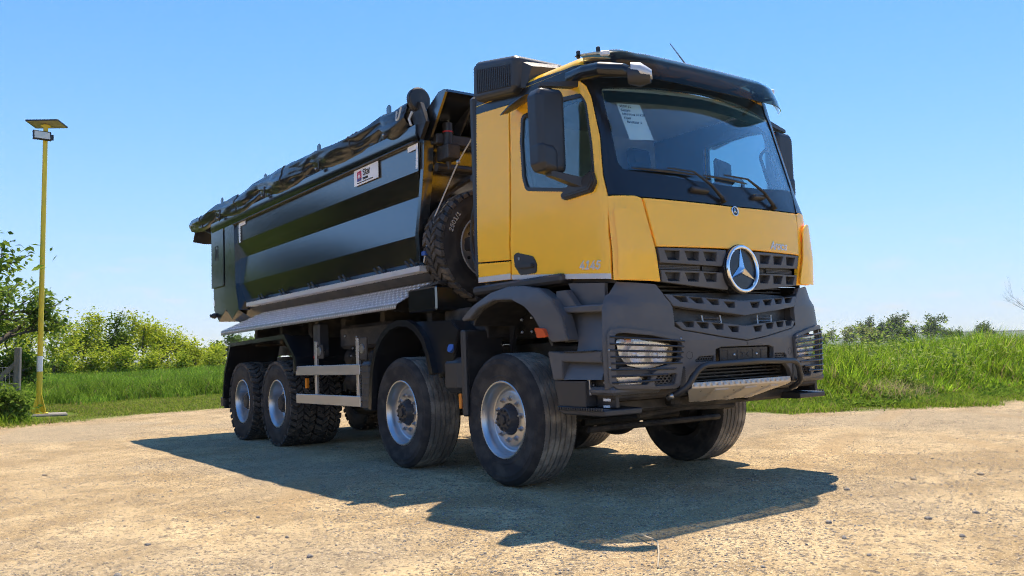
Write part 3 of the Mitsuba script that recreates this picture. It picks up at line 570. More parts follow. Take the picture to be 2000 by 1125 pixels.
# headlamps behind guards
def lamp(m_):
    P_ = (lambda q: q) if m_ > 0 else mir
    h = nk(D + '__headlight')
    HL = rpoly([(.512, 1.128), (.644, 1.125), (.823, 1.072), (.820, .96), (.800, .935), (.70, .905), (.587, .938), (.535, 1.01)], .02)
    put(h + '__bowl', P_(on_bump(HL, -.085, -.080, .03)), 'lamp_reflector')
    for c_, r_ in (((.625, 1.015), .062), ((.745, 1.005), .060)):
        cc = bskin(np.array(c_[0]), np.array(c_[1]), -.055); nn = bskin(np.array(c_[0]), np.array(c_[1]), 0.) - cc; nn /= np.linalg.norm(nn)
        a_ = np.cross([0, 0, 1], nn); a_ /= np.linalg.norm(a_); R_ = np.stack([a_, np.cross(nn, a_), nn], 1)
        put(h + '__reflector', P_(mv(lathe([(.0, -.02), (.018, -.02), (.02, .015), (.0, .028)] + [] , 24, 'z'), cc, R_)), 'chrome')
        put(h + '__reflector_ring', P_(mv(lathe([(.022, -.02), (.04, -.005), (r_-.006, .018), (r_, .03), (r_+.004, .03), (r_+.004, .02)], 28, 'z'), cc, R_)), 'lamp_reflector')
    put(h + '__indicator', P_(on_bump(rect(.565, 1.098, .595, 1.128), -.06, -.03, .03)), 'amber', 'amber indicator in the headlight corner')
    put(h + '__running_light', P_(cat(*[on_bump(rect(u, 1.085 - (u-.6)*.2, u+.012, 1.108 - (u-.6)*.2), -.06, -.03, .03) for u in np.arange(.61, .80, .018)])), 'lamp_reflector', kind='stuff')
    put(h + '__lens', P_(on_bump(HL, -.020, -.016, .04)), 'lamp_glass')
    put(h + '__housing', P_(on_bump(LAMPO.buffer(.012), -.14, -.12, .06)), 'dark_plastic')
    put(h + '__bezel', P_(on_bump(Polygon([(.47, .89), (.52, .93), (.58, .93), (.70, .893), (.80, .925), (.86, .955), (.74, .90), (.70, .87), (.47, .875)]), -.10, -.03, .05)), 'grey_plastic')
    f_ = nk(D + '__fog_light')
    FL = rpoly([(.490, .858), (.52, .870), (.655, .858), (.668, .83), (.655, .800), (.488, .812)], .02)
    put(f_ + '__reflector', P_(on_bump(FL, -.075, -.06, .03)), 'lamp_reflector')
    put(f_ + '__lens', P_(on_bump(FL.buffer(-.002), -.022, -.018, .04)), 'lamp_glass')
    g_ = nk(D + '__headlight_guard')
    GR = GUARD.difference(LAMPO.buffer(-.004)).difference(HON2.buffer(.004))
    put(g_, P_(on_bump(GR, .004, .022, .04, .006)), 'grey_plastic')
    n = 8
    for k in range(n):
        q = (k + .6)/n
        z0 = 1.165 - q*.355; z1_ = 1.118 - q*.30; ue = np.interp(z1_, [.80, .87, .93, 1.12], [.69, .72, .86, .89])
        if z1_ < .93: ue = np.interp(z1_, [.80, .93], [.69, .85])
        put(g_ + '__guard_bar', P_(tube([bskin(.445 + (ue-.445)*w_, z0 + (z1_-z0)*w_, .022 + .010*math.sin(math.pi*w_)) for w_ in np.linspace(0, 1, 14)], .0075, 7)), 'dark_plastic')
    for u, v in ((.437, 1.05), (.437, .93), (.86, 1.112)):
        put(g_ + '__bolt', P_(mv(trimesh.creation.icosphere(1, .009), bskin(u, v, .02))), 'steel')
lamp(1); lamp(-1)
# centre intake, bull bar, skid plate
put(D + '__intake', cat(bx(1.15, 1.22, -.62, .62, .76, .92, .01), *[bx(1.22, 1.36, -.60, .60, z_, z_+.012, .002) for z_ in (.80, .825, .85, .875)], bx(1.2, 1.46, -.66, -.60, .76, .92, .01), bx(1.2, 1.46, .60, .66, .76, .92, .01)), 'satin_black')
put(D + '__bull_bar', tube(bend([(1.36, -.70, .70), (1.50, -.655, .76), (1.545, -.545, .92), (1.575, 0, .935), (1.545, .545, .92), (1.50, .655, .76), (1.36, .70, .70)], .07), .021, 12), 'dark_plastic')
def skid(u, v, t):     # u across, v down the plate 0..1
    x = 1.485 - .02*np.abs(u)/.6 - np.clip(v-.12, 0, 1)*.26; z = .793 - np.clip(v, 0, .12)*.30 - np.clip(v-.12, 0, 1)*.125
    return np.stack([x + t*.5, u*(1 - .30*np.clip(v-.3, 0, 1)), z - t*.9], 1)
so = Polygon([(-.555, 0), (.555, 0), (.56, .25), (.45, 1), (-.45, 1), (-.56, .25)])
sk = put(D + '__skid_plate', slab(so, -.008, .0, skid, .05), 'skid_alu')
for a, b in ((-.30, -.16), (.02, .16), (.33, .42)):
    put(sk + '__swage', slab(Polygon([(a, .22), (b, .22), (b-.03, .95), (a-.03, .95)]), -.002, .010, skid, .05, .004), 'skid_alu')
put(sk + '__serration', cat(*[slab(rect(u, -.02, u+.03, .035), .0, .016, skid, .1) for u in np.arange(-.54, .53, .06)]), 'skid_alu', kind='stuff')
put(sk + '__hole', cat(*[slab(Point(u, v).buffer(.012), -.001, .002, skid, .1) for u, v in ((-.42, .3), (-.05, .4), (.25, .3), (.0, .8))]), 'satin_black', kind='stuff')
put(D + '__underrun_beam', cat(bx(1.10, 1.30, -1.14, 1.14, .70, .80, .02), bx(1.0, 1.12, -1.1, 1.1, .60, .70, .02), *[bx(.9, 1.2, s*.42-.06, s*.42+.06, .62, .95, .02) for s in (-1, 1)]), 'chassis_black')
put(D + '__steering_link', cat(tube([(.95, -.6, .56), (1.05, -.2, .60), (1.05, .35, .58)], .028, 8), tube([(.55, -.75, .44), (.55, .75, .44)], .024, 8), tube([(.25, .55, .47), (.25, -.55, .47)], .03, 8)), 'chassis_black')
both(D + '__towing_eye', mv(trimesh.creation.icosphere(2, .022), (1.40, -.70, .715)), 'steel')
both(D + '__bumper_underside', bx(.99, 1.34, -1.19, -.72, .742, .80, .02), 'grey_plastic')
# fender and steps
FO = [(-.47, 1.34), (-.446, 1.374), (-.308, 1.457), (-.071, 1.554), (.151, 1.585), (.359, 1.573), (.594, 1.53), (.776, 1.44), (.893, 1.309), (.951, 1.129), (.755, 1.125), (.613, 1.233), (.542, 1.318), (.43, 1.407), (.25, 1.474), (.014, 1.485), (-.192, 1.436), (-.326, 1.355)]
def smooth_ring(pts, n=3):
    p = Polygon(pts); return p.buffer(-.012).buffer(.024, quad_segs=4).buffer(-.012)
both(D + '__fender', slab(smooth_ring(FO), -.10, .0, lambda u, v, t: np.stack([u, -1.245 - t + .05*np.clip((v-1.40)/.18, 0, 1)**2, v], 1), .05, .015), 'grey_plastic')
inn = [(-.36, 1.30), (-.326, 1.355), (-.192, 1.436), (.014, 1.485), (.25, 1.474), (.43, 1.407), (.542, 1.318), (.613, 1.233), (.70, 1.10)]
def strip(path, y0, y1, th=.012):
    return slab(LineString(path).buffer(th, cap_style=2, join_style=1), y0, y1, lambda u, v, t: np.stack([u, t, v], 1), .3)
both(D + '__wheel_arch', cat(strip(inn, -1.19, -.72), slab(Polygon([(-.45, 1.0)] + [(-.36, 1.30)] + inn[1:] + [(.74, 1.0), (.74, 1.55), (-.45, 1.55)]).difference(Polygon(inn + [(.70, 1.0), (-.36, 1.0)]).buffer(.002)), -.76, -.72, lambda u, v, t: np.stack([u, t, v], 1), .3)), 'satin_black')
both(D + '__fender_top', bx(-.40, .80, -1.17, -.7, 1.56, 1.63, .02), 'dark_plastic')
both(D + '__indicator', slab(rpoly([(.585, 1.240), (.70, 1.228), (.735, 1.165), (.615, 1.160)], .012), 0, .03, onY(-1.243), .1, .008), 'amber_red', label='orange side indicator at the front fender end')
both(D + '__mud_flap', bx(-.50, -.46, -1.20, -.82, .54, 1.27, .015), 'satin_black')
both(D + '__mud_flap_edge', bx(-.515, -.445, -1.235, -1.19, .54, 1.27, .015), 'dark_plastic')
def step_box(m_):
    P_ = (lambda q: q) if m_ > 0 else mir
    k = nk(D + '__entry_step')
    # upper flat shell and well
    put(k, P_(cat(slab(Polygon([(.80, 1.555), (1.20, 1.522), (1.20, 1.40), (1.18, 1.375), (.92, 1.385), (.86, 1.45)]), -.03, 0, onY(-1.10), .3), bx(.72, 1.27, -1.10, -.74, 1.355, 1.38, .004), slab(Polygon([(.86, 1.50), (.95, 1.40), (1.0, 1.36), (.72, 1.36), (.74, 1.5)]), -.05, 0, onY(-1.17), .3, .01))), 'grey_plastic')
    put(k + '__tread', P_(slab(rpoly([(.72, 1.378), (1.10, 1.375), (1.265, 1.368), (1.265, 1.315), (.78, 1.335), (.73, 1.35)], .01), -.20, 0, onY(-1.19), .3, .012)), 'grey_plastic')
    put(k + '__riser', P_(slab(Polygon([(.76, 1.345), (1.24, 1.32), (1.24, 1.05), (.96, 1.05), (.955, 1.12), (.80, 1.12)]), -.03, 0, lambda u, v, t: np.stack([u, -1.175 - t + .09*np.clip((v-1.05)/.27, 0, 1), v], 1), .12)), 'grey_plastic')
    put(k + '__tread', P_(slab(rpoly([(.665, 1.060), (.84, 1.045), (1.27, 1.045), (1.27, .965), (.84, .98), (.84, .85), (.72, .85)], .012), -.22, 0, onY(-1.215), .3, .014)), 'grey_plastic')
    put(k + '__tread_pad', P_(bx(.86, 1.18, -1.222, -1.03, 1.044, 1.054, .003)), 'dark_plastic')
    put(k + '__riser', P_(slab(Polygon([(.84, .985), (1.25, .97), (1.25, .85), (.84, .85)]), -.03, 0, lambda u, v, t: np.stack([u, -1.21 - t + .06*np.clip((v-.85)/.13, 0, 1), v], 1), .12)), 'grey_plastic')
    put(k + '__lower_box', P_(cat(slab(rpoly([(.73, .842), (1.09, .842), (1.09, .66), (.80, .645), (.775, .66)], .01), -.30, 0, onY(-1.215), .3, .01))), 'dark_plastic')
    put(k + '__lower_tread', P_(slab(rpoly([(.775, .665), (1.30, .645), (1.30, .605), (1.26, .60), (.85, .605), (.79, .625)], .01), -.34, 0, onY(-1.235), .3, .012)), 'dark_plastic')
    put(k + '__serration', P_(cat(*[bx(x, x+.012, -1.247, -1.234, .635, .66, .002) for x in np.arange(.80, 1.27, .026)])), 'dark_plastic', kind='stuff')
    v_ = nk(D + '__valve_panel')
    put(v_, P_(bx(1.10, 1.30, -1.13, -1.10, .655, .85, .004)), 'satin_black')
    put(v_ + '__bracket', P_(cat(bx(1.075, 1.10, -1.19, -1.17, .74, .86, .003), bx(1.10, 1.27, -1.16, -1.14, .848, .862, .003))), 'steel')
    put(v_ + '__sticker', P_(cat(bx(1.175, 1.25, -1.138, -1.133, .70, .745, .001), bx(1.175, 1.24, -1.138, -1.133, .655, .672, .001))), 'white_paint', 'two small white stickers')
    put(v_ + '__knob', P_(cat(*[mv(trimesh.creation.icosphere(1, r_), (x, -1.145, z)) for x, z, r_ in ((1.20, .775, .012), (1.225, .775, .012), (1.205, .828, .009), (1.085, .77, .010), (1.085, .81, .010))])), 'steel', kind='stuff')
step_box(1); step_box(-1)
put(D + '__wheel_housing', cat(*[bx(-.42, 1.20, s*.74-.012, s*.74+.012, .75, 1.60, .005) for s in (-1, 1)]), 'chassis_black') if 0 else None
# sun visor: a smoked sheet on brackets ahead of the roof
def sstep_(a, b, x): t = np.clip((x-a)/(b-a), 0, 1); return t*t*(3-2*t)
def visor_pt(y, w):            # w 0 top rear edge, 1 lower front edge
    ay = np.abs(y)/1.12
    e = np.clip((ay-.56)/.44, 0, 1)**1.7
    x = np.interp(w, [0, .15, .3, .45, .6, .75, .88, 1], [.98, 1.075, 1.16, 1.235, 1.29, 1.325, 1.35, 1.365]) + .03*(1-ay**2) - e*np.interp(w, [0, .3, .6, 1], [.02, .16, .27, .29])
    z = np.interp(w, [0, .15, .3, .45, .6, .75, .88, 1], [3.250, 3.256, 3.248, 3.218, 3.170, 3.105, 3.050, 2.995]) + (.042*sstep_(.62, .74, ay) + .012*(1-ay**2))*(1-w) - e*np.interp(w, [0, .3, .6, 1], [.085, .075, .045, -.055])
    return np.stack([x, y, z], -1)
yy, w2 = np.meshgrid(np.linspace(-1.08, 1.08, 61), np.linspace(0, 1, 33), indexing='ij')
vk = put(D + '__sun_visor', thick(visor_pt(yy, w2), .008), 'visor_smoke')
for y in (-.80, -.28, .28, .80):
    put(vk + '__bracket', cat(tube([visor_pt(np.array(y), np.array(.15)) - [0, 0, .01], (1.04, y, 3.13), visor_pt(np.array(y), np.array(.8)) - [.02, 0, .0]], .012, 6), bx(1.00, 1.14, y-.06, y+.06, 3.12, 3.18), tube([visor_pt(np.array(y-.05), np.array(.3)) - [0, 0, .015], (1.06, y+.05, 3.13)], .010, 6)), 'satin_black')
for s in (-1, 1):
    a = visor_pt(np.array(s*.93), np.array(.50))
    put(vk + '__marker_light', cat(mv(bx(-.035, .035, -.014, .014, -.02, .02, .008), a + [.0, s*.03, .01], rot=rz(s*-48))), 'white_paint', 'white marker light on the visor corner')
    put(vk + '__clip', cat(*[mv(bx(-.015, .015, -.012, .012, -.03, .03, .006), visor_pt(np.array(s*y), np.array(w_)) + [0, s*.0, .012]) for y, w_ in ((1.06, .05), (.93, .18))]), 'satin_black', kind='stuff')
put(vk + '__top_lip', tube(visor_pt(np.linspace(-1.07, 1.07, 41), 0*np.linspace(0, 1, 41) + .62), .006, 6), 'gloss_black')
put(D + '__antenna', tube([(1.02, .10, 3.30), (.84, .07, 3.58)], [.007, .003], 7), 'satin_black')
put(D + '__antenna_base', mv(trimesh.creation.icosphere(2, .035), (1.02, .10, 3.30)), 'white_paint')
# corner mirrors at the windscreen top
def kerb(m_):
    P_ = (lambda q: q) if m_ > 0 else mir
    k = nk(D + '__front_mirror')
    sec = lambda x, y, z, h, w: [(x + w*.3*math.cos(a), y + w*math.cos(a)*-1, z + h*math.sin(a)) for a in np.arange(14)*2*math.pi/14]
    S_ = [sec(.86, -1.075, 3.095, .045, .03), sec(1.06, -1.085, 3.075, .055, .05), sec(1.24, -1.075, 3.045, .058, .06), sec(1.40, -1.00, 3.005, .050, .05), sec(1.44, -.97, 2.985, .040, .04)]
    put(k, P_(cat(*[hull(a + b) for a, b in zip(S_[:-1], S_[1:])])), 'gloss_black', smooth=70)
    def ring(c, ry_, rz_, yaw, lo=-1.0, hi=1.0):      # an oval across the arm's end, cut flat at lo and hi
        cy, sy = math.cos(math.radians(yaw)), math.sin(math.radians(yaw)); out = []
        for a in np.arange(20)*2*math.pi/20:
            h_, v_ = ry_*math.cos(a), rz_*np.clip(math.sin(a), lo, hi); out.append((c[0] - sy*h_, c[1] + cy*h_, c[2] + v_))
        return out
    put(k + '__housing', P_(hull(ring((1.415, -.985, 2.975), .045, .070, 40, -1, .6) + ring((1.475, -.935, 2.950), .075, .072, 40, -1, .3) + ring((1.525, -.875, 2.945), .05, .045, 40, -1, .3))), 'dark_plastic', smooth=60)
    put(k + '__cover', P_(hull(ring((1.435, -.970, 2.985), .050, .072, 40, -.4) + ring((1.485, -.925, 2.975), .076, .070, 40, -.5) + ring((1.535, -.870, 2.955), .045, .035, 40, -.6))), 'silver_band', 'silver cap of the front mirror', smooth=60)
kerb(1)
def big_mirror(m_):
    P_ = (lambda q: q) if m_ > 0 else mir
    k = nk(D + '__mirror')
    sh = rpoly([(-1.452, 2.39), (-1.42, 2.345), (-1.245, 2.325), (-1.205, 2.36), (-1.205, 2.91), (-1.235, 2.955), (-1.42, 2.945), (-1.458, 2.89)], .04)
    put(k, P_(slab(sh, 0, .13, onX(.86), .03, .05)), 'mirror_black', smooth=75)
    put(k + '__glass', P_(slab(sh.buffer(-.03), -.004, .0, onX(.858), .2)), 'mirror_glass')
    put(k + '__lower_cover', P_(slab(rpoly([(-1.456, 2.385), (-1.42, 2.338), (-1.285, 2.325), (-1.28, 2.49), (-1.33, 2.545), (-1.456, 2.55)], .035), .02, .138, onX(.86), .03, .05)), 'mirror_black', smooth=75)
    each(k + '__arm', map(P_, (mv(hull([(x, y, z) for x, y, z in ((.90, -1.05, 3.05), (1.0, -1.05, 3.04), (.90, -1.05, 3.0), (1.0, -1.05, 2.99), (.90, -1.40, 2.985), (.95, -1.40, 2.985), (.90, -1.40, 2.96), (.95, -1.40, 2.96))])), hull([(.98, -1.10, 2.30), (1.10, -1.10, 2.28), (.98, -1.10, 2.22), (1.10, -1.10, 2.20), (.90, -1.35, 2.355), (.97, -1.35, 2.345), (.90, -1.35, 2.315), (.97, -1.35, 2.305)]))), 'dark_plastic')
    q = nk(D + '__kerb_mirror')
    put(q, P_(hull([(.22, -1.09, 3.02), (.22, -1.18, 2.97), (.20, -1.24, 2.955), (.24, -1.26, 2.94), (.40, -1.28, 2.975), (.55, -1.24, 3.03), (.55, -1.10, 3.06), (.32, -1.09, 3.07), (.40, -1.27, 3.0)])), 'dark_plastic')
mat('mirror_black', base_color=(.024, .026, .032), roughness=.38, specular=.5)
mat('visor_smoke', base_color=(.035, .034, .026), roughness=.08, specular=.7, clearcoat=1.0)
scene['visor_smoke'] = {'type': 'blendbsdf', 'weight': .86, 'a': {'type': 'twosided', 'bsdf': {'type': 'principled', 'base_color': {'type': 'rgb', 'value': [.030, .029, .022]}, 'roughness': .1, 'specular': .7}}, 'b': {'type': 'thindielectric', 'int_ior': 1.5, 'specular_transmittance': {'type': 'rgb', 'value': [.50, .49, .40]}}}
big_mirror(1); big_mirror(-1)
# air intake at the cab's rear corner
k = put(D + '__air_intake', cat(slab(rpoly([(-.30, 3.25), (-.26, 3.20), (.26, 3.13), (.32, 3.17), (.345, 3.40), (.30, 3.435), (-.22, 3.54), (-.29, 3.51)], .035), 0, .50, onY(-.67), .05, .05), hull([(.30, -1.12, 3.17), (.32, -1.12, 3.39), (.32, -.72, 3.42), (.30, -.70, 3.16), (.40, -1.05, 3.33), (.44, -.80, 3.34), (.36, -1.08, 3.16), (.38, -.74, 3.16)]), bx(-.42, -.25, -1.08, -.7, 3.15, 3.46, .04)), 'dark_plastic', 'black snorkel air intake behind the roof')
gr_ = rpoly([(-.23, 3.27), (.24, 3.20), (.275, 3.23), (.285, 3.36), (.26, 3.385), (-.20, 3.475), (-.225, 3.46)], .02)
put(k + '__grille', slab(gr_, .0, .004, onY(-1.169), .2), 'satin_black')
put(k + '__slat', cat(*[bx(x, x+.012, -1.181, -1.170, 3.25 - .145*(x+.2), 3.455 - .195*(x+.2), .003) for x in np.arange(-.21, .26, .027)]), 'dark_plastic', kind='stuff')
put(D + '__air_duct', cat(bx(-.47, -.37, -1.10, -.90, 1.70, 3.30, .03)), 'dark_plastic')
# ---------------------------------------------------------------- the truck: tipper body and what hangs on the frame
B = D + '__tipper_body'
def xf(z): return np.interp(z, [1.87, 1.95, 2.19, 2.56, 2.78, 3.04], [-1.30, -1.297, -1.315, -1.225, -1.18, -1.14])
def xr(z): return np.interp(z, [1.87, 1.95, 2.19, 2.56, 2.78, 3.06], [-5.75, -5.95, -6.33, -6.20, -6.03, -6.02])
PR = [(-1.215, 3.045), (-1.212, 2.78), (-1.150, 2.56), (-1.183, 2.19), (-1.137, 1.95), (-1.09, 1.885)]
for (y0, z0), (y1, z1_) in zip(PR[:-1], PR[1:]):
    pts = [(x, y, z) for y, z in ((y0, z0), (y1, z1_), (y0+.02, z0), (y1+.02, z1_)) for x in (xf(z), -6.5)]
    both(B + '__side_panel', hull(pts), 'black_paint', smooth=False)
put(B + '__floor', hull([(x, y, z) for x in (-1.35, -7.0) for y, z in ((-1.03, 1.87), (1.03, 1.87), (-.6, 1.62), (.6, 1.62))]), 'satin_black')
fw = Polygon([(-1.20, 3.10), (-1.20, 2.78), (-1.14, 2.56), (-1.17, 2.19), (-1.06, 1.95), (-.6, 1.64), (.6, 1.64), (1.06, 1.95), (1.17, 2.19), (1.14, 2.56), (1.20, 2.78), (1.20, 3.10)])
put(B + '__front_wall', slab(fw, 0, .03, lambda u, v, t: np.stack([-1.19 - .0*v - .15*np.clip((3.05-v)/1.2, 0, 1) - t*.5, u, v], 1), .3), 'black_paint')
for a, b in (((-.95, 2.55), (-.25, 3.0)), ((-.95, 2.55), (-.35, 2.15)), ((.95, 2.55), (.25, 3.0)), ((.0, 1.75), (.0, 3.05))):
    put(B + '__rib', hull([(-1.13 - .15*np.clip((3.05-z)/1.2, 0, 1) + dx, y + dy, z + dz) for y, z in (a, b) for dx in (-.06, .03) for dy, dz in ((-.03, -.03), (.03, .03))]), 'satin_black')
RP = Polygon([(-1.195, 3.225), (-1.250, 3.205), (-1.256, 3.115), (-1.222, 3.040), (-1.12, 3.035), (-1.12, 3.22)])
rail = slab(RP, 1.14, 7.55, lambda u, v, t: np.stack([-t, u, v], 1), 9)
both(B + '__top_rail', rail, 'black_paint')
both(B + '__rail_lip', bx(-6.5, -1.18, -1.262, -1.225, 3.042, 3.058, .004), 'satin_black')
both(B + '__front_post', slab(Polygon([(-1.135, 3.05), (-1.165, 2.78), (-1.21, 2.56), (-1.30, 2.19), (-1.285, 1.93), (-1.22, 1.93), (-1.235, 2.19), (-1.145, 2.56), (-1.10, 2.8), (-1.08, 3.05)]), -.10, 0, onY(-1.20), .4, .006), 'black_paint')
both(B + '__rear_post', slab(rpoly([(-6.48, 3.07), (-6.915, 3.07), (-6.915, 1.87), (-6.60, 1.70), (-6.30, 1.82), (-6.43, 2.2)], .01), -.16, 0, onY(-1.24), .4, .012), 'black_paint')
both(B + '__post_foot', hull([(-6.90, -1.236, 1.865), (-6.60, -1.236, 1.70), (-6.32, -1.236, 1.815), (-6.88, -1.06, 1.74), (-6.58, -1.06, 1.62), (-6.30, -1.06, 1.70)]), 'black_paint')
tg = put(B + '__tailgate', cat(slab(rpoly([(-6.935, 3.22), (-7.62, 3.22), (-7.62, 2.15), (-7.60, 1.88), (-7.36, 1.70), (-7.04, 1.84), (-6.935, 1.95)], .01), -2.40, 0, onY(-1.20), 3, .012)), 'black_paint')
put(tg + '__side_box', slab(rect(-7.60, 2.22, -7.00, 3.16, .01), 0, .035, onY(-1.20), .4, .008), 'black_paint')
put(tg + '__side_box_cutout', slab(unary_union([rect(-7.40, 2.62, -7.25, 2.84, .02).difference(rect(-7.39, 2.63, -7.26, 2.83, .02)), rect(-7.34, 2.66, -7.31, 2.80, .01)]), 0, .006, onY(-1.234), .4), 'satin_black')
put(tg + '__latch', cat(mv(trimesh.creation.icosphere(1, .045), (-7.52, -1.22, 1.80)), tube([(-7.52, -1.0, 1.80), (-7.52, -1.28, 1.80)], .025, 8)), 'satin_black')
put(tg + '__sticker', slab(rect(-7.60, 1.955, -7.55, 2.04), 0, .003, onY(-1.20)), 'white_paint', 'small white and red label at the tailgate foot')
both(B + '__corner_marking', cat(slab(Polygon([(-1.345, 3.036), (-1.15, 3.036), (-1.165, 2.80), (-1.20, 2.80), (-1.185, 2.985), (-1.345, 2.985)]), 0, .003, onY(-1.2245), .4)), 'white_paint', label='white reflective corner marking')
both(B + '__corner_marking', cat(slab(Polygon([(-6.30, 3.04), (-6.02, 3.04), (-6.02, 2.99), (-6.24, 2.99), (-6.24, 2.76), (-6.30, 2.76)]), 0, .003, onY(-1.2245), .4)), 'white_paint')
# maker's sign
sk_ = put(B + '__sign', slab(rect(-2.51, 2.868, -1.955, 3.035), 0, .006, onY(-1.228), .4), 'white_paint', 'white maker sign with a red and blue emblem reading Star')
def side_text(s, x0, z0, h, depth=.003, y=-1.234):
    tv, tf = text(s, h, depth); return np.stack([x0 + tv[:, 0], y - tv[:, 2], z0 + tv[:, 1]], 1), tf
put(sk_ + '__lettering', cat(side_text('Star', -2.300, 2.950, .066), side_text('treyler', -2.300, 2.908, .030)), 'ink')
put(sk_ + '__emblem', slab(rect(-2.43, 2.905, -2.33, 3.01, .02), 0, .003, onY(-1.234), .4), 'ink_red')
put(sk_ + '__emblem_star', slab(Polygon([(-2.38 + (.030 if k % 2 == 0 else .013)*math.sin(k*math.pi/4), 2.957 + (.036 if k % 2 == 0 else .013)*math.cos(k*math.pi/4)) for k in range(8)]), 0, .003, onY(-1.237), .4), 'white_paint')
put(sk_ + '__emblem_edge', slab(rect(-2.43, 2.905, -2.33, 2.935, .012), 0, .0035, onY(-1.2345), .4), 'ink_blue')
put(sk_ + '__rule', slab(rect(-2.43, 2.884, -2.06, 2.892), 0, .003, onY(-1.234), .4), 'ink')
# silver edge strip, walkway plate, hooks
both(B + '__edge_strip', hull([(x, y, z) for x in (-1.19, -6.03) for y, z in ((-1.225, 1.895), (-1.225, 1.845), (-1.10, 1.90), (-1.10, 1.84))]), 'silver_band', label='bright edge strip along the body bottom')
both(B + '__lower_sill', hull([(x, y, z) for x in (-1.22, -6.2) for y, z in ((-1.088, 1.89), (-1.12, 1.84), (-1.0, 1.74), (-.95, 1.89))]), 'satin_black')
for x in (-1.45, -2.11, -2.97, -3.84, -4.78, -5.55):
    arc = bend([(x-.07, -1.13, 1.90), (x-.06, -1.20, 1.965), (x+.0, -1.215, 1.955), (x+.03, -1.19, 1.90)], .05)
    arc2 = arc + [.10, 0, .01]
    both(B + '__tie_hook', cat(tube(arc, .011, 7), tube(arc2, .011, 7)), 'satin_black')
WA, WB = np.array([-5.95, -1.00, 1.765]), np.array([-1.20, -1.00, 1.79])
WC, WD = np.array([-7.16, -1.235, 1.548]), np.array([-1.64, -1.235, 1.572])
def walk_pt(u, v): return (WA*(1-u)[..., None] + WB*u[..., None])*(1-v)[..., None] + (WC*(1-u)[..., None] + WD*u[..., None])*v[..., None]
U_, V__ = np.meshgrid(np.linspace(0, 1, 3), np.linspace(0, 1, 3), indexing='ij')
wkk = put(D + '__walkway_plate', cat(thick(walk_pt(U_, V__), .004) if 0 else thick(walk_pt(U_, V__)[:, ::-1], .004), hull([WC, WD, WC - [0, -.004, .062], WD - [.02, -.004, .045], WC + [0, .004, 0], WD + [0, .004, 0]])), 'plate_alu', 'checker plate walkway sloping out below the body', smooth=False)
mirror_keys = put(D + '__walkway_plate', mir(cat(thick(walk_pt(U_, V__)[:, ::-1], .004), hull([WC, WD, WC - [0, -.004, .062], WD - [.02, -.004, .045], WC + [0, .004, 0], WD + [0, .004, 0]]))), 'plate_alu', smooth=False)
nn_ = np.cross(WB - WA, WC - WA); nn_ /= np.linalg.norm(nn_); nn_ = nn_ if nn_[1] < 0 else -nn_
bm = []
e1 = (WD-WC)/np.linalg.norm(WD-WC); e2 = np.cross(nn_, e1)
for i in range(118):
    for j in range(7):
        c = walk_pt(np.array((i+.5)/118), np.array((j+.5)/7)); s_ = 1 if (i+j) % 2 else -1
        d1 = (e1*math.cos(.8*s_) + e2*math.sin(.8*s_)); d2 = np.cross(nn_, d1)
        v = np.array([c - d1*.019, c + d2*.0075, c + d1*.019, c - d2*.0075, c + nn_*.008 - d1*.008, c + nn_*.008 + d1*.008])
        bm.append((v, np.array([[0, 3, 4], [0, 4, 1], [1, 4, 5], [3, 5, 4], [1, 5, 2], [2, 5, 3]])))
    c0 = WC*(1-(i+.5)/118) + WD*((i+.5)/118)
    v = np.array([c0 + [-.012, -.003, -.015], c0 + [.0, -.003, -.035], c0 + [.014, -.003, -.028], c0 + [.002, -.003, -.008], c0 + [0, -.008, -.02]])
    bm.append((v, np.array([[0, 1, 4], [1, 2, 4], [2, 3, 4], [3, 0, 4]])))
put(wkk + '__tread_bump', cat(*bm), 'plate_bump', kind='stuff', smooth=False)
for x in (-1.9, -3.2, -4.6, -6.0): both(D + '__walkway_bracket', hull([(x+dx, y, z) for dx in (-.015, .015) for y, z in ((-.98, 1.75), (-1.20, 1.53), (-.98, 1.50))]), 'satin_black')
put(D + '__subframe', cat(*[bx(-7.0, -1.3, s*.40-.05, s*.40+.05, 1.16, 1.62) for s in (-1, 1)], *[bx(x-.05, x+.05, -.9, .9, 1.30, 1.60) for x in (-1.6, -2.6, -3.6, -4.6, -5.6, -6.6)]), 'chassis_black')
put(D + '__tipping_cylinder', tube([(-1.10, 0, 1.0), (-1.12, 0, 3.1)], [.13, .11], 18), 'satin_black')
# hydraulic box and frame between the cab and the body
both(D + '__side_box', bx(-1.47, -.95, -1.20, -.8, 1.47, 1.69, .015), 'black_paint')
both(D + '__side_box_cap', slab(Polygon([(-1.30, 1.70), (-.95, 1.73), (-.95, 1.71), (-1.28, 1.68)]), -.2, 0, onY(-1.17), .5), 'satin_black')
put(D + '__rear_cross_box', bx(-1.15, -.45, -1.0, 1.0, 1.18, 1.48, .02), 'chassis_black')
hb = nk(B + '__headboard')
HBp = [(x, z) for x, z in ((-1.18, 3.02), (-1.02, 3.07), (-.97, 3.14), (-.74, 3.42), (-.76, 3.45), (-.86, 3.45), (-1.20, 3.28))]
put(hb, cat(slab(Polygon(HBp), -.012, .012, onY(-1.15), .4), mir(slab(Polygon(HBp), -.012, .012, onY(-1.15), .4)), hull([(x, y, z) for y in (-1.14, 1.14) for x, z in ((-.745, 3.42), (-.76, 3.44), (-1.17, 3.30), (-1.17, 3.27))]), hull([(x, y, z) for y in (-1.14, 1.14) for x, z in ((-.74, 3.425), (-.75, 3.45), (-.86, 3.45), (-.86, 3.43))])), 'black_paint')
put(hb + '__cross_tube', cat(bx(-1.12, -1.02, -1.1, 1.1, 3.02, 3.12, .01), tube([(-1.04, -1.1, 2.80), (-1.04, 1.1, 2.80)], .04, 10)), 'satin_black')
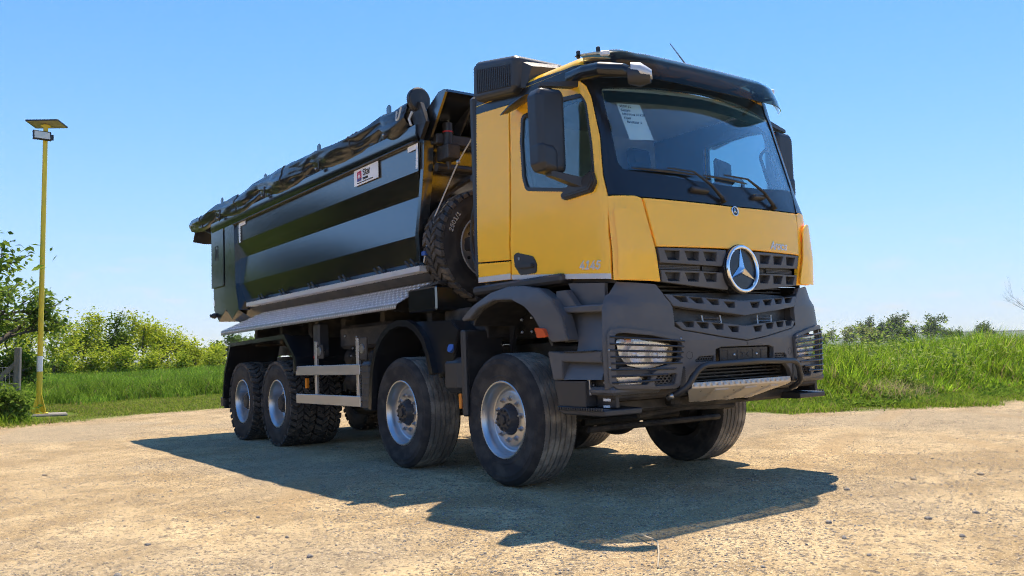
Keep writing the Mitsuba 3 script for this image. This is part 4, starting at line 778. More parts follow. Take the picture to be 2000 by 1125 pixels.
each(hb + '__gusset', [slab(Polygon([(-1.17, 3.05), (-.85, 3.38), (-.87, 3.40), (-1.17, 3.25)]), y-.008, y+.008, lambda u, v, t: np.stack([u, t, v], 1), .5) for y in (-.8, -.4, .0, .4, .8)], 'satin_black')
put(B + '__latch_cylinder', cat(tube([(-1.02, -.98, 3.22), (-1.02, -.98, 2.86)], .048, 14), tube([(-1.02, -.98, 2.95), (-1.02, -.98, 2.78)], .026, 10), bx(-1.10, -.9, -1.06, -.92, 2.86, 3.0, .01)), 'satin_black')
put(B + '__latch_cylinder__band', cat(*[lathe_at([(.0495, 0), (.0495, .02)], np.array([0, 0, 0])) if 0 else tube([(-1.02, -.98, z), (-1.02, -.98, z+.012)], .0495, 14) for z in (3.13, 2.97)]), 'red_plastic', kind='stuff')
put(D + '__cable', tube([(-.55, -.80, 3.30), (-.85, -.98, 2.82), (-1.05, -1.12, 2.35), (-1.12, -1.19, 2.02), (-1.15, -1.20, 1.92)], .0075, 6), 'steel', 'thin steel cable from the cab roof to the body foot')
put(D + '__cable__clamp', mv(trimesh.creation.icosphere(1, .022), (-.85, -.98, 2.82)), 'steel')
put(D + '__cable_clip', cat(bx(-1.16, -1.10, -1.22, -1.17, 1.98, 2.02, .006)), 'blue_plastic', 'small blue clip at the cable foot')
put(D + '__spare_carrier', cat(bx(-.88, -.55, -.72, -.60, 1.2, 2.6, .01), bx(-.84, -.60, -.95, -.35, 2.0, 2.12, .01), tube([(-.60, -1.0, 2.62), (-.60, -.4, 2.62)], .03, 8)), 'satin_black')
each(D + '__hose', [tube(bend([(-.42, y, 2.5), (-.55, y-.02, 2.3), (-.62, y, 2.0), (-.48, y, 1.7)], .1), .016, 7) for y in (-1.02, -.97, -.92)], 'satin_black')
# tarpaulin
rngt = np.random.default_rng(5)
ST = [-1.80, -3.55, -5.345, -7.225]
def sagx(x):
    s = [-1.25] + ST + [-8.75]; i = np.clip(np.searchsorted(-np.array(s), -x) - 1, 0, len(s)-2)
    a, b = np.array(s)[i], np.array(s)[i+1]; q = np.clip((x-a)/(b-a), 0, 1)
    return 4*q*(1-q)
nx_, na = 300, 44
X = np.linspace(-1.28, -8.70, nx_)[:, None] + np.zeros((1, na)); A = np.linspace(0, 1, na)[None] + np.zeros((nx_, 1))
N1 = meshkit.fbm(np.stack([X*.9, A*7, X*0], -1), 3, 1) - .5; N2 = meshkit.fbm(np.stack([X*2.2, A*17 + X*2.0, X*0], -1), 3, 7) - .5
th = -1.1 + A*5.0                                       # once round the roll
sag = sagx(X)
endq = np.clip((-7.6 - X)/1.1, 0, 1)
rad = .105 + .045*N1*2 + .030*sag - .02*endq
zc = 3.365 - .060*sag + .05*N1 + .0*X - .01*endq
Yp = -1.17 - rad*np.cos(th)*1.05 + .03*N2; Zp = zc + rad*np.sin(th)*(1.0 + .25*sag*(np.sin(th) < 0)) + .045*N2
Yp = np.minimum(Yp, -1.02 + 0*Yp)
tk = put(D + '__tarpaulin', thick(np.stack([X, Yp, Zp], -1), .004), 'tarp', 'black tarpaulin rolled and sagging along the body top', smooth=60)
# drape between the roll and the rail
Xd = np.linspace(-1.35, -7.6, 240)[:, None] + np.zeros((1, 12)); Ad = np.linspace(0, 1, 12)[None] + np.zeros((240, 1))
Nd = meshkit.fbm(np.stack([Xd*9, Ad*1.2, Xd*0], -1), 3, 11) - .5
put(tk + '__drape', thick(np.stack([Xd, -1.262 + .10*Nd*(1-.5*Ad) + .03*Ad, 3.33 - .14*Ad + .02*Nd], -1), .004), 'tarp', smooth=60)
Xt, Yt = np.meshgrid(np.linspace(-1.3, -7.7, 90), np.linspace(-1.08, 1.25, 30), indexing='ij')
Nt = meshkit.fbm(np.stack([Xt*1.5, Yt*2.5, Xt*0], -1), 4, 21) - .5
put(tk + '__cover', thick(np.stack([Xt, Yt, 3.37 - .05*sagx(Xt) + .08*Nt - .05*np.clip((np.abs(Yt)-1.1)/.15, 0, 1)], -1), .004), 'tarp', smooth=60)
Xe, Ye = np.meshgrid(np.linspace(-7.55, -8.72, 20), np.linspace(-1.20, 1.22, 30), indexing='ij'); qe = (-7.55 - Xe)/1.17
put(tk + '__rear_flap', thick(np.stack([Xe, Ye, 3.40 - .0*qe + .06*(meshkit.fbm(np.stack([Xe*2, Ye*2, Xe*0], -1), 3, 31)-.5)*2 - .34*np.clip(qe-.80, 0, 1)*5*1.0], -1), .004), 'tarp', smooth=60)
put(tk + '__rear_bar', cat(tube([(-8.62, -1.2, 3.36), (-8.62, 1.2, 3.36)], .03, 8), tube([(-8.55, -1.15, 3.30), (-7.62, -1.15, 3.05)], .018, 8), tube([(-8.55, 1.15, 3.30), (-7.62, 1.15, 3.05)], .018, 8)), 'satin_black')
for x in ST:
    for s in (-1, 1):
        st_ = put(B + '__stake', hull([(x+dx, s*(1.175+dy), z) for dx in (-.03, .03) for dy in (-.012, .012) for z in (3.16, 3.55)] + [(x+dx, s*1.175, 3.575) for dx in (-.015, .015)]), 'black_paint')
for x in (-1.62, -3.28, -5.05, -6.95):
    both(tk + '__strap', cat(bx(x-.012, x+.012, -1.305, -1.29, 3.20, 3.33, .003), mv(trimesh.creation.icosphere(1, .025), (x-.03, -1.30, 3.21))), 'satin_black')
    put(tk + '__strap_eyelet', mv(trimesh.creation.icosphere(1, .014), (x-.03, -1.322, 3.215)), 'steel')
cr = put(D + '__crank_disc', mv(lathe([(.0, .03), (.10, .03), (.115, .02), (.115, -.02), (.10, -.03), (.0, -.03)], 36, 'x'), (-1.16, -1.20, 3.45)), 'satin_black', 'round black crank disc at the tarpaulin front end')
put(D + '__tarp_tube', tube([(-1.14, -1.17, 3.40), (-1.9, -1.17, 3.40)], .05, 14), 'aluminium')
put(D + '__cord', cat(tube(bend([(-1.33, -1.29, 3.42), (-1.36, -1.31, 3.30), (-1.42, -1.30, 3.30), (-1.44, -1.28, 3.40)], .05), .010, 6), tube([(-1.16, -1.27, 3.33), (-1.19, -1.29, 3.26), (-1.17, -1.28, 3.20)], .012, 6)), 'cord_white')
mat('cord_white', base_color=(.55, .55, .53), roughness=.8)
Xs = [-1.62, -3.28, -5.05, -6.95]
for x in (-2.45, -4.40, -6.25, -7.9):
    i = int(np.argmin(np.abs(X[:, 0]-x))); put(tk + '__tie_strap', tube(np.stack([X[i], Yp[i]*1.0 - .006*np.cos(th[i])*0 , Zp[i]], -1)[3:30] + [0, -.006, .004], .009, 6), 'satin_black')
both(D + '__tarp_bracket', slab(Polygon([(-1.10, 3.06), (-1.19, 3.20), (-1.30, 3.36), (-1.22, 3.46), (-1.08, 3.40), (-.98, 3.20)]), -.02, .02, onY(-1.21), .4, .006), 'satin_black')
# second axle fender, rear mudguard, side guard, tanks
arc1 = [(-2.23, .55), (-2.21, .738), (-2.17, .95), (-2.09, 1.12), (-1.95, 1.265), (-1.78, 1.352), (-1.60, 1.385), (-1.42, 1.375), (-1.27, 1.318), (-1.14, 1.22), (-1.05, 1.075), (-.99, .90)]
F2 = nk(D + '__second_fender')
both(D + '__second_fender', cat(strip(arc1, -1.235, -.75, .014), strip(arc1, -1.250, -1.19, .03)), 'gloss_black')
both(D + '__second_fender_side', slab(Polygon([(-1.60, 1.395), (-.72, 1.365), (-.60, 1.28), (-.70, .98), (-.96, .86)] + arc1[::-1][1:6]), -.42, 0, onY(-1.19), .4, .02), 'gloss_black')
both(D + '__second_fender_lip', slab(Polygon([(-1.78, 1.385), (-1.55, 1.41), (-.72, 1.385), (-.72, 1.365), (-1.55, 1.388), (-1.78, 1.36)]), -.45, 0, onY(-1.235), .4), 'gloss_black') if 0 else None
used[D + '__second_fender'] = max(used[D + '__second_fender'], 1)
both(D + '__fluid_tank', cat(bx(-.86, -.57, -1.21, -.95, .73, 1.04, .05)), 'dark_plastic')
fc = put(D + '__filler_cap', cat(cyl((-.73, -1.12, 1.10), (-.73, -1.20, 1.13), .045, 14)), 'blue_plastic', 'blue filler cap above the fluid tank')
put(fc + '__neck', tube([(-.72, -1.05, 1.04), (-.73, -1.12, 1.10)], .06, 12), 'satin_black')
for x, z0, z1_ in ((-4.02, .74, .86), (-2.17, 1.05, 1.18), (-.60, .60, .73)):
    both(D + '__side_marker', bx(x-.02, x+.02, -1.20, -1.16, z0, z1_, .005), 'amber', label=None)
MG = [(-7.06, .571), (-6.965, .942), (-6.70, 1.335), (-4.60, 1.375), (-4.25, 1.105), (-4.22, .95)]
both(D + '__rear_mudguard', cat(strip(MG, -1.235, -.50, .012), strip(MG, -1.245, -1.18, .026)), 'gloss_black')
for m_ in (bx(-7.09, -7.05, -1.22, -.52, .42, .62, .006), bx(-4.32, -4.26, -1.235, -1.19, .93, 1.12, .005)): both(D + '__mudguard_flap', m_, 'satin_black')
both(D + '__rear_light', bx(-7.18, -7.07, -1.24, -.85, .45, .58, .01), 'dark_plastic')
put(D + '__rear_underrun', cat(bx(-7.18, -7.10, -1.15, 1.15, .47, .57, .01), *[bx(-7.15, -7.05, s*.4-.04, s*.4+.04, .5, .9) for s in (-1, 1)]), 'chassis_black')
for z0, z1_ in ((.895, 1.005), (.565, .675)):
    both(D + '__side_guard_rail', bx(-4.235, -2.485, -1.235, -1.20, z0, z1_, .005), 'aluminium', label='wide aluminium side guard rail')
for x in (-3.725, -2.615): both(D + '__side_guard_post', bx(x-.03, x+.03, -1.195, -1.165, .57, 1.28, .003), 'aluminium')
for m_ in (bx(-2.585, -2.40, -1.19, -1.17, 1.05, 1.28, .004), bx(-3.69, -3.52, -1.19, -1.17, 1.08, 1.24, .004)): both(D + '__side_guard_plate', m_, 'chassis_black')
for x in (-2.50, -3.62): both(D + '__pressure_gauge', mv(lathe([(.0, -.02), (.05, -.02), (.055, .0), (.055, .03)], 20), (x, -1.18, 1.165)), 'steel')
both(D + '__side_guard_end', cat(bx(-2.48, -2.28, -1.225, -1.02, .53, 1.03, .03), *[bx(-2.485, -2.275, -1.23, -1.02, z, z+.012, .002) for z in np.arange(.56, 1.0, .06)]), 'dark_plastic')
put(D + '__fuel_tank', bx(-3.9, -2.75, .65, 1.20, .55, 1.15, .08), 'aluminium')
each(D + '__air_tank', [tube([(-3.95, -.62, z), (-3.90, -.62, z), (-2.85, -.62, z), (-2.80, -.62, z)], [.10, .135, .135, .10], 20) for z in (.80, 1.08)], 'chassis_black')
put(D + '__battery_box', bx(-2.75, -2.25, -1.0, -.5, .60, 1.15, .03), 'chassis_black')
put(D + '__hydraulic_tank', bx(-3.60, -2.3, -.95, -.45, 1.18, 1.45, .04), 'chassis_black')
put(D + '__valve_block', cat(bx(-3.98, -3.80, -1.12, -.98, 1.10, 1.50, .02), tube([(-3.9, -1.08, 1.5), (-3.9, -1.10, 1.58)], .03, 8)), 'dark_plastic')
put(D + '__valve_tap', cat(mv(trimesh.creation.icosphere(1, .022), (-3.88, -1.13, 1.10))), 'red_plastic')
put(D + '__hose_clip', cat(*[mv(trimesh.creation.icosphere(1, .012), (x, -1.06, z)) for x, z in ((-3.2, 1.32), (-3.0, 1.18), (-3.05, 1.10), (-2.9, 1.30), (-2.2, 1.24), (-2.24, 1.2), (.15, 1.32), (.28, 1.33), (.40, 1.34), (.15, 1.22), (.28, 1.22), (.40, 1.22))]), 'steel', kind='stuff')
each(D + '__brake_chamber', [tube([(x-.1, s*.62, .72), (x+.12, s*.62, .75)], .09, 14) for x in (-.35, -2.05) for s in (-1, 1)], 'chassis_black')
for s in (-1, 1):
    each(D + '__hub_reduction', [tube([(x, s*.78, .53), (x, s*.90, .53)], .19, 20) for x in AX[:2]], 'chassis_black')
# ---------------------------------------------------------------- the place: yard, grass, trees, lamp post, fence
rng = np.random.default_rng(11)
N_UP, P_0 = TILT[:, 2], truck([0, 0, 0])
def sstep(a, b, x): t = np.clip((x-a)/(b-a), 0, 1); return t*t*(3-2*t)
EDGE = [truck(p)[:2] for p in ([-14.2, -9.0, 0], [-14.4, -3.4, 0], [-15.1, -1.6, 0], [-15.9, 1.2, 0], [-13.0, 4.2, 0], [-8.0, 5.6, 0], [-3.0, 5.9, 0], [-1.2, 8.0, 0], [-1.1, 10.9, 0], [-.6, 16, 0], [12, 34, 0], [50, 34, 0], [50, -40, 0], [-14, -40, 0])]
YARD = Polygon(EDGE).buffer(1.2).buffer(-2.4).buffer(1.2)
from shapely import contains_xy, distance as sdist, points as spoints
def yard_dist(x, y):          # metres outside the yard's edge (negative inside)
    pts = spoints(np.asarray(x).ravel(), np.asarray(y).ravel())
    d = sdist(YARD.exterior, pts); ins = contains_xy(YARD, np.asarray(x).ravel(), np.asarray(y).ravel())
    return np.where(ins, -d, d).reshape(np.shape(x))
def ground_z(x, y):
    x, y = np.asarray(x, float), np.asarray(y, float)
    zp = P_0[2] - (N_UP[0]*(x-P_0[0]) + N_UP[1]*(y-P_0[1]))/N_UP[2]
    d = np.hypot(x+3, y); w = sstep(12, 60, d)
    q = np.stack([x, y, 0*x], -1)
    near = 1 - sstep(10, 26, np.hypot(x-3, y+2))
    bump = (meshkit.fbm(q*.35, 3, 2)-.5)*.05*sstep(6, 12, np.hypot(x+3, y)) + (meshkit.fbm(q*2.3, 4, 4)-.5)*.022*near
    return zp*(1-w) + bump
def at(az, d):                # a spot on the ground by compass bearing (degrees) and distance from the survey point where the tripod stands
    a = math.radians(az); x, y = EYE[0] + d*math.cos(a), EYE[1] + d*math.sin(a)
    return np.array([x, y, float(ground_z(np.array(x), np.array(y)))])
# ground: one sheet to the horizon, finer towards the viewer
fa = np.radians(np.concatenate([np.linspace(108, 181, 520), np.linspace(181, 468, 110)[1:-1]]))
fr = np.concatenate([[0.05, .5, 1.2], np.geomspace(1.9, 30, 330), np.geomspace(30, 9000, 60)[1:]])
R_, A_ = np.meshgrid(fr, np.append(fa, fa[:1] + 2*np.pi), indexing='ij')
gx, gy = EYE[0] + R_*np.cos(A_), EYE[1] + R_*np.sin(A_)
gz = ground_z(gx, gy)
gd = yard_dist(gx, gy)
gz = gz + np.where(gd > 0, .12*sstep(0, 2.5, gd)*(1 - sstep(30, 60, gd)), 0)
TRACKS = [(2.0, 4.0, 2.05, .17), (3.5, -2.5, 2.75, .16), (0.0, 7.0, 2.62, .15), (-6.0, -5.5, 2.9, .17)]
def dirt_col(p, n, uv):
    big = fbm(p.x*.5, p.y*.5, 3.0, 4); mid = fbm(p.x*2.7, p.y*2.7, 7.0, 4); fine = fbm(p.x*14, p.y*14, 1.0, 3); grit = noise(p.x*70, p.y*70, 5.0); g2 = noise(p.x*150, p.y*150, 2.0)
    streak = fbm((p.x*.80+p.y*.58)*6.0, (p.y*.80-p.x*.58)*1.1, 9.0, 4)
    c = mix((0.265, 0.190, 0.096), (0.435, 0.335, 0.188), smoothstep(.3, .7, mid*.5 + big*.25 + streak*.25))
    c = mix(c, (0.26, 0.215, 0.145), smoothstep(.50, .70, big)*.6)
    c = mix(c, (0.19, 0.145, 0.09), smoothstep(.50, .78, fine)*.6)
    c = mix(c, (0.12, 0.10, 0.075), smoothstep(.62, .80, grit)*.9)
    c = mix(c, (0.58, 0.49, 0.35), smoothstep(.74, .9, g2)*.65)
    # wheel paths: pressed, slightly paler bands with a block pattern, worn in and out
    for (ax, ay, ang, w) in TRACKS:
        ca, sa = math.cos(ang), math.sin(ang); s = (p.x-ax)*ca + (p.y-ay)*sa; t = -(p.x-ax)*sa + (p.y-ay)*ca + .5*dr.sin(s*.16)
        band = (smoothstep(w, w*.7, dr.abs(t)) + smoothstep(w, w*.7, dr.abs(t-2.0)))*smoothstep(.38, .62, fbm(p.x*.6+ax, p.y*.6, 8.0, 3))
        ribs = smoothstep(.35, .65, .5 + .5*dr.sin(s*42 + dr.abs(t)*30))
        c = mix(c, (0.30, 0.215, 0.115), band*(.25 + .45*ribs))
    return c
def sod_col(p, n, uv):
    a = fbm(p.x*.08, p.y*.08, 1.0, 4); b = fbm(p.x*1.5, p.y*1.5, 4.0, 4)
    return mix(mix((0.055, 0.10, 0.018), (0.11, 0.15, 0.03), a), (0.17, 0.14, 0.06), smoothstep(.55, .8, b)*.5)
EP = np.array(YARD.simplify(.15).exterior.coords)[:-1]
def sod_share(p, n, uv):      # how far outside the yard's edge the spot lies, frayed by noise
    x, y = p.x, p.y; d2 = mi.Float(1e9); par = mi.Float(0)
    for (x0, y0), (x1, y1) in zip(EP, np.roll(EP, -1, 0)):
        ex, ey = float(x1-x0), float(y1-y0); t = dr.clip(((x-float(x0))*ex + (y-float(y0))*ey)/(ex*ex+ey*ey), 0, 1)
        d2 = dr.minimum(d2, dr.square(x-float(x0)-t*ex) + dr.square(y-float(y0)-t*ey))
        if abs(ey) > 1e-9: par = par + dr.select(((y >= float(y0)) != (y >= float(y1))) & (x < float(x0) + (y-float(y0))/ey*ex), 1.0, 0.0)
    ins = (par - 2*dr.floor(par*.5)) > .5
    d = dr.select(ins, -dr.sqrt(d2), dr.sqrt(d2))
    return smoothstep(-.5, .5, d + (fbm(x*1.1, y*1.1, 2.0, 4) - .5)*1.9 + (noise(x*9, y*9, 1.0)-.5)*.5)
scene['ground_mix'] = {'type': 'twosided', 'bsdf': {'type': 'blendbsdf', 'weight': mikit.proc(sod_share),
    'a': {'type': 'bumpmap', 'arbitrary': mikit.proc(lambda p, n, uv: fbm(p.x*9, p.y*9, 0.0, 3)*.011 + fbm(p.x*38, p.y*38, 3.0, 3)*.012 + smoothstep(.62, .8, noise(p.x*60, p.y*60, 5.0))*.004, 4e-3), 'scale': 1.0,
          'bsdf': {'type': 'principled', 'base_color': mikit.proc(dirt_col), 'roughness': .95, 'specular': .25}},
    'b': {'type': 'diffuse', 'reflectance': mikit.proc(sod_col)}}}
gv, gf = sheet(np.stack([gx, gy, gz], -1))
scene['ground'] = mikit.ply(trimesh.Trimesh(gv, gf[:, ::-1], process=False), 'ground_mix', smooth=True)
tag('ground', kind='structure')
# leaves and blades: one thin two-sided sheet material whose tint is given per blade
def thin(key, trans=.9, rgh=.55, spec=.3):
    scene[key] = {'type': 'principledthin', 'base_color': {'type': 'mesh_attribute', 'name': 'vertex_color'}, 'roughness': rgh, 'diff_trans': trans, 'spec_trans': 0.0, 'eta': 1.4}
thin('blade', 1.0); thin('leaf', .95, .45)
mat('bark', base_color=dusty((.075, .06, .045), (.16, .14, .11), .6, 8), roughness=.9)
mat('bark_grey', base_color=dusty((.16, .15, .13), (.26, .24, .21), .6, 8), roughness=.9)
def tint(n, lo, hi, dry=(.30, .25, .12), pdry=.0, g=rng):
    t = g.random((n, 1)); c = np.array(lo)*(1-t) + np.array(hi)*t
    if pdry: m = g.random(n) < pdry; c[m] = np.array(dry)*(.7 + .5*g.random((m.sum(), 1)))
    return c
def put_leafy(key, v, f, c, mat_='leaf', **kw):
    key = nk(key); scene[key] = mikit.ply(trimesh.Trimesh(v, f, process=False), mat_, smooth=False, color=c); tag(key, **kw); return key
def blades(px, py, h, w, lean, cols, pz=None, seg=2):
    """grass blades: each a bent tapering strip"""
    n = len(px); a = rng.random(n)*2*np.pi; b = rng.random(n)*2*np.pi
    z = ground_z(px, py) + np.where((g_ := yard_dist(px, py)) > 0, .12*sstep(0, 2.5, g_)*(1 - sstep(30, 60, g_)), 0) if pz is None else pz
    base = np.stack([px, py, z - .02], 1); side = np.stack([np.cos(a), np.sin(a), 0*a], 1)*(w/2)[:, None]; dirn = np.stack([np.cos(b), np.sin(b), 0*b], 1)
    L = lean*h*(.3 + rng.random(n)); P1 = base + np.stack([0*h, 0*h, h*.55], 1) + dirn*(L*.30)[:, None]; P2 = base + np.stack([0*h, 0*h, h*(1 - .25*(L/h)**2)], 1) + dirn*L[:, None]
    v = np.stack([base-side, base+side, P1-side*.75, P1+side*.75, P2], 1).reshape(-1, 3); k = np.arange(n)[:, None]*5
    f = np.concatenate([k+[0, 1, 3], k+[0, 3, 2], k+[2, 3, 4]], 1).reshape(-1, 3)
    return v, f, np.repeat(cols, 5, 0)
def leaves(c, size, cols, up=.35, droop=0.0, aspect=.55, g=rng):
    """pointed, folded leaves at the points c"""
    n = len(c); size = np.broadcast_to(size, (n,))
    d = g.normal(size=(n, 3)); d[:, 2] = d[:, 2]*.55 - droop; d /= np.linalg.norm(d, axis=1, keepdims=True)
    u = g.normal(size=(n, 3)) + [0, 0, up*4]; u -= d*(u*d).sum(1, keepdims=True); u /= np.linalg.norm(u, axis=1, keepdims=True); s = np.cross(d, u)
    S = size[:, None]
    v = np.stack([c, c + d*S*.5 + s*S*aspect*.5 + u*S*.08, c + d*S, c + d*S*.5 - s*S*aspect*.5 + u*S*.08], 1).reshape(-1, 3); k = np.arange(n)[:, None]*4
    return v, np.concatenate([k+[0, 1, 2], k+[0, 2, 3]], 1).reshape(-1, 3), np.repeat(cols, 4, 0)
def polar_pts(n, az0, az1, d0, d1, g=rng):
    a = np.radians(az0 + (az1-az0)*g.random(n)); d = np.sqrt(d0**2 + (d1**2-d0**2)*g.random(n))
    return EYE[0] + d*np.cos(a), EYE[1] + d*np.sin(a)
def keep(x, y, lo, hi): 
    d = yard_dist(x, y); k = (d > lo) & (d < hi); return x[k], y[k], d[k]
# right bank: tall lush grass
x, y = polar_pts(170000, 110, 137, 12, 30); x, y, d = keep(x, y, 1.0, 9.0)
pn = meshkit.fbm(np.stack([x*1.0, y*1.0, x*0], -1), 3, 40); pm = meshkit.fbm(np.stack([x*1.6, y*1.6, x*0], -1), 3, 43)
k = rng.random(len(x)) < np.clip(1.25 - d/11, .15, 1)*(.45 + pm); x, y, d, pn, pm = x[k], y[k], d[k], pn[k], pm[k]
azr = np.degrees(np.arctan2(y-EYE[1], x-EYE[0]))
hmax = np.interp(azr, [113, 118, 124, 130], [.84, .88, .78, .62])
h = hmax*sstep(.4, 3.0, d)*(.38 + 1.05*pn)*(.55 + .6*rng.random(len(x))) + .10
cols = tint(len(x), (.12, .24, .018), (.31, .43, .04), pdry=.09)*(.40 + 1.2*pm)[:, None]
v, f, c = blades(x, y, h, .016 + .024*rng.random(len(x)), .50, cols*(.55 + .9*rng.random((len(x), 1))))
put_leafy('tall_grass', v, f, c, 'blade', label='tall lush green grass on the bank beyond the right side of the yard', cat_='grass', kind='stuff')
# short grass and weeds at the yard's right edge
x, y = polar_pts(200000, 110, 139, 11, 24); x, y, d = keep(x, y, -.5, 2.2); pn = meshkit.fbm(np.stack([x*1.3, y*1.3, x*0], -1), 3, 51)
k = rng.random(len(x)) < sstep(-.5, .5, d + (pn-.5)*1.6); x, y, d, pn = x[k], y[k], d[k], pn[k]
cols = tint(len(x), (.14, .23, .02), (.26, .36, .045), pdry=.12)*(.75 + .5*pn)[:, None]
v, f, c = blades(x, y, .05 + .20*pn*rng.random(len(x)) + .09*sstep(0, 2, d), .009 + .008*rng.random(len(x)), .7, cols)
x2, y2 = polar_pts(60000, 110, 138, 12, 24); x2, y2, d2 = keep(x2, y2, .35, 3.6); pn2 = meshkit.fbm(np.stack([x2*.9, y2*.9, x2*0], -1), 3, 54); k = pn2 > .5; x2, y2, d2 = x2[k], y2[k], d2[k]
zz_ = ground_z(x2, y2) + .05 + .42*rng.random(len(x2))*sstep(.2, 2.5, d2)
lv, lf, lc = leaves(np.stack([x2, y2, zz_], 1), .05 + .06*rng.random(len(x2)), tint(len(x2), (.09, .18, .02), (.20, .30, .045)), .5)
put_leafy('weeds', np.vstack([v, lv]), np.vstack([f, lf + len(v)]), np.vstack([c, lc]), 'blade', label='short weeds and clover along the right edge of the yard', cat_='weeds', kind='stuff')
g = np.random.default_rng(35); P_ = []
for i in range(46):          # taller broad leaved weeds standing out of the bank
    c0 = at(112 + 23*g.random(), 15.5 + 8*g.random()); dd = float(yard_dist(np.array(c0[0]), np.array(c0[1])))
    if dd < 1.2: continue
    H_ = (.75 + .45*g.random())*min(1, dd/2.5) + .15; m_ = int(90 + 120*g.random()); q = g.random((m_, 1))
    P_.append(c0 + np.concatenate([g.normal(size=(m_, 2))*(.10 + .22*q), .15 + H_*q], 1))
P_ = np.vstack(P_); v, f, c = leaves(P_, .05 + .07*g.random(len(P_)), tint(len(P_), (.13, .22, .03), (.34, .42, .12), g=g), .4, .1, .5, g)
put_leafy('weeds', v, f, c, 'leaf', label='leafy pale weeds standing in the tall grass of the right bank', cat_='weeds', kind='stuff')
# dry straw tuft
px_ = at(121.2, 16.1); n = 900; x = px_[0] + rng.normal(size=n)*.35; y = px_[1] + rng.normal(size=n)*.30
v, f, c = blades(x, y, .18 + .30*rng.random(n), .008 + 0*x, 1.3, tint(n, (.33, .27, .14), (.52, .44, .26)))
put_leafy('dry_grass', v, f, c, 'blade', label='tuft of dry straw in the green bank', cat_='grass', kind='stuff')
# left: worn short grass, then a meadow of taller grass
x, y = polar_pts(230000, 156, 178, 15, 38); x, y, d = keep(x, y, -1.2, 9.0); pn = meshkit.fbm(np.stack([x*.8, y*.8, x*0], -1), 3, 61)
k = (rng.random(len(x)) < sstep(-1.0, 1.2, d + (pn-.5)*2.2)) & (np.hypot(x-at(173.0, 22.2)[0], y-at(173.0, 22.2)[1]) > .75); x, y, d, pn = x[k], y[k], d[k], pn[k]
cols = tint(len(x), (.16, .23, .03), (.30, .36, .06), pdry=.15)*(.8 + .4*pn)[:, None]
v, f, c = blades(x, y, .04 + .10*rng.random(len(x))*(.4 + pn), .011 + .008*rng.random(len(x)), .7, cols)
put_leafy('short_grass', v, f, c, 'blade', label='short worn grass strip between the yard and the meadow', cat_='grass', kind='stuff')
x, y = polar_pts(420000, 156, 180, 19, 75); dd = np.hypot(x-EYE[0], y-EYE[1]); x, y, d = keep(x, y, 3.6, 70)
pn = meshkit.fbm(np.stack([x*.35, y*.35, x*0], -1), 3, 71); pm = meshkit.fbm(np.stack([x*1.2, y*1.2, x*0], -1), 3, 74); dd = np.hypot(x-EYE[0], y-EYE[1])
k = rng.random(len(x)) < np.clip((24/dd)**1.2, .1, 1)*(.5 + pm)*sstep(3.6, 5.5, d + (pm-.5)*2); x, y, d, pn, pm, dd = (q[k] for q in (x, y, d, pn, pm, dd))
h = (.34 + .42*pn)*sstep(3.0, 6.5, d)*(.65 + .55*rng.random(len(x))) + .08
cols = tint(len(x), (.11, .22, .022), (.22, .34, .045), pdry=.03)*(.35 + 1.3*pm)[:, None]*(.7 + .6*rng.random((len(x), 1)))
v, f, c = blades(x, y, h, (.016 + .016*rng.random(len(x)))*np.clip(dd/25, 1, 3), .5, cols)
put_leafy('meadow_grass', v, f, c, 'blade', label='taller green meadow grass behind the lamp post', cat_='grass', kind='stuff')

# ---- trees
def grow(p, d, L, r, depth, segs, tips, g, spread=.6, up=.15, ratio=.68, kids=3, bend_=.25):
    n = 4; pts = [p]; dd_ = d.copy()
    for i in range(n):
        dd_ = dd_ + g.normal(size=3)*bend_*.3 + [0, 0, up*.25]; dd_ /= np.linalg.norm(dd_); pts.append(pts[-1] + dd_*L/n)
    segs.append((np.array(pts), r, r*.62))
    if depth == 0:
        tips.append(np.array(pts)); return
    for k in range(kids + (g.random() < .4)):
        q = .35 + .65*(k+g.random()*.8)/kids if depth > 0 else 1; q = min(q, 1.0); i = q*n; i0 = min(int(i), n-1); b = pts[i0] + (pts[i0+1]-pts[i0])*(i-i0)
        nd = dd_ + g.normal(size=3)*spread; nd[2] += up; nd /= np.linalg.norm(nd)
        grow(b, nd, L*ratio*(.75 + .5*g.random()), r*.55, depth-1, segs, tips, g, spread, up, ratio, kids, bend_)
def tree_mesh(base, height, g, trunk=.09, depth=3, kids=3, spread=.65, up=.22, first=.38, d0=(0, 0, 1), ratio=.68, sides=6):
    segs, tips = [], []
    grow(np.array(base, float) - [0, 0, .1], np.array(d0, float), height*first, trunk, depth, segs, tips, g, spread, up, ratio, kids)
    return cat(*[tube(s_, np.linspace(a, b, len(s_)), sides if a > .02 else 3, cap=False) for s_, a, b in segs]), tips
def crown_pts(tips, per, jit, g):
    out = []
    for t in tips:
        q = g.random(per)*(len(t)-1); i = np.minimum(q.astype(int), len(t)-2); out.append(t[i] + (t[i+1]-t[i])*(q-i)[:, None] + g.normal(size=(per, 3))*jit)
    return np.vstack(out)
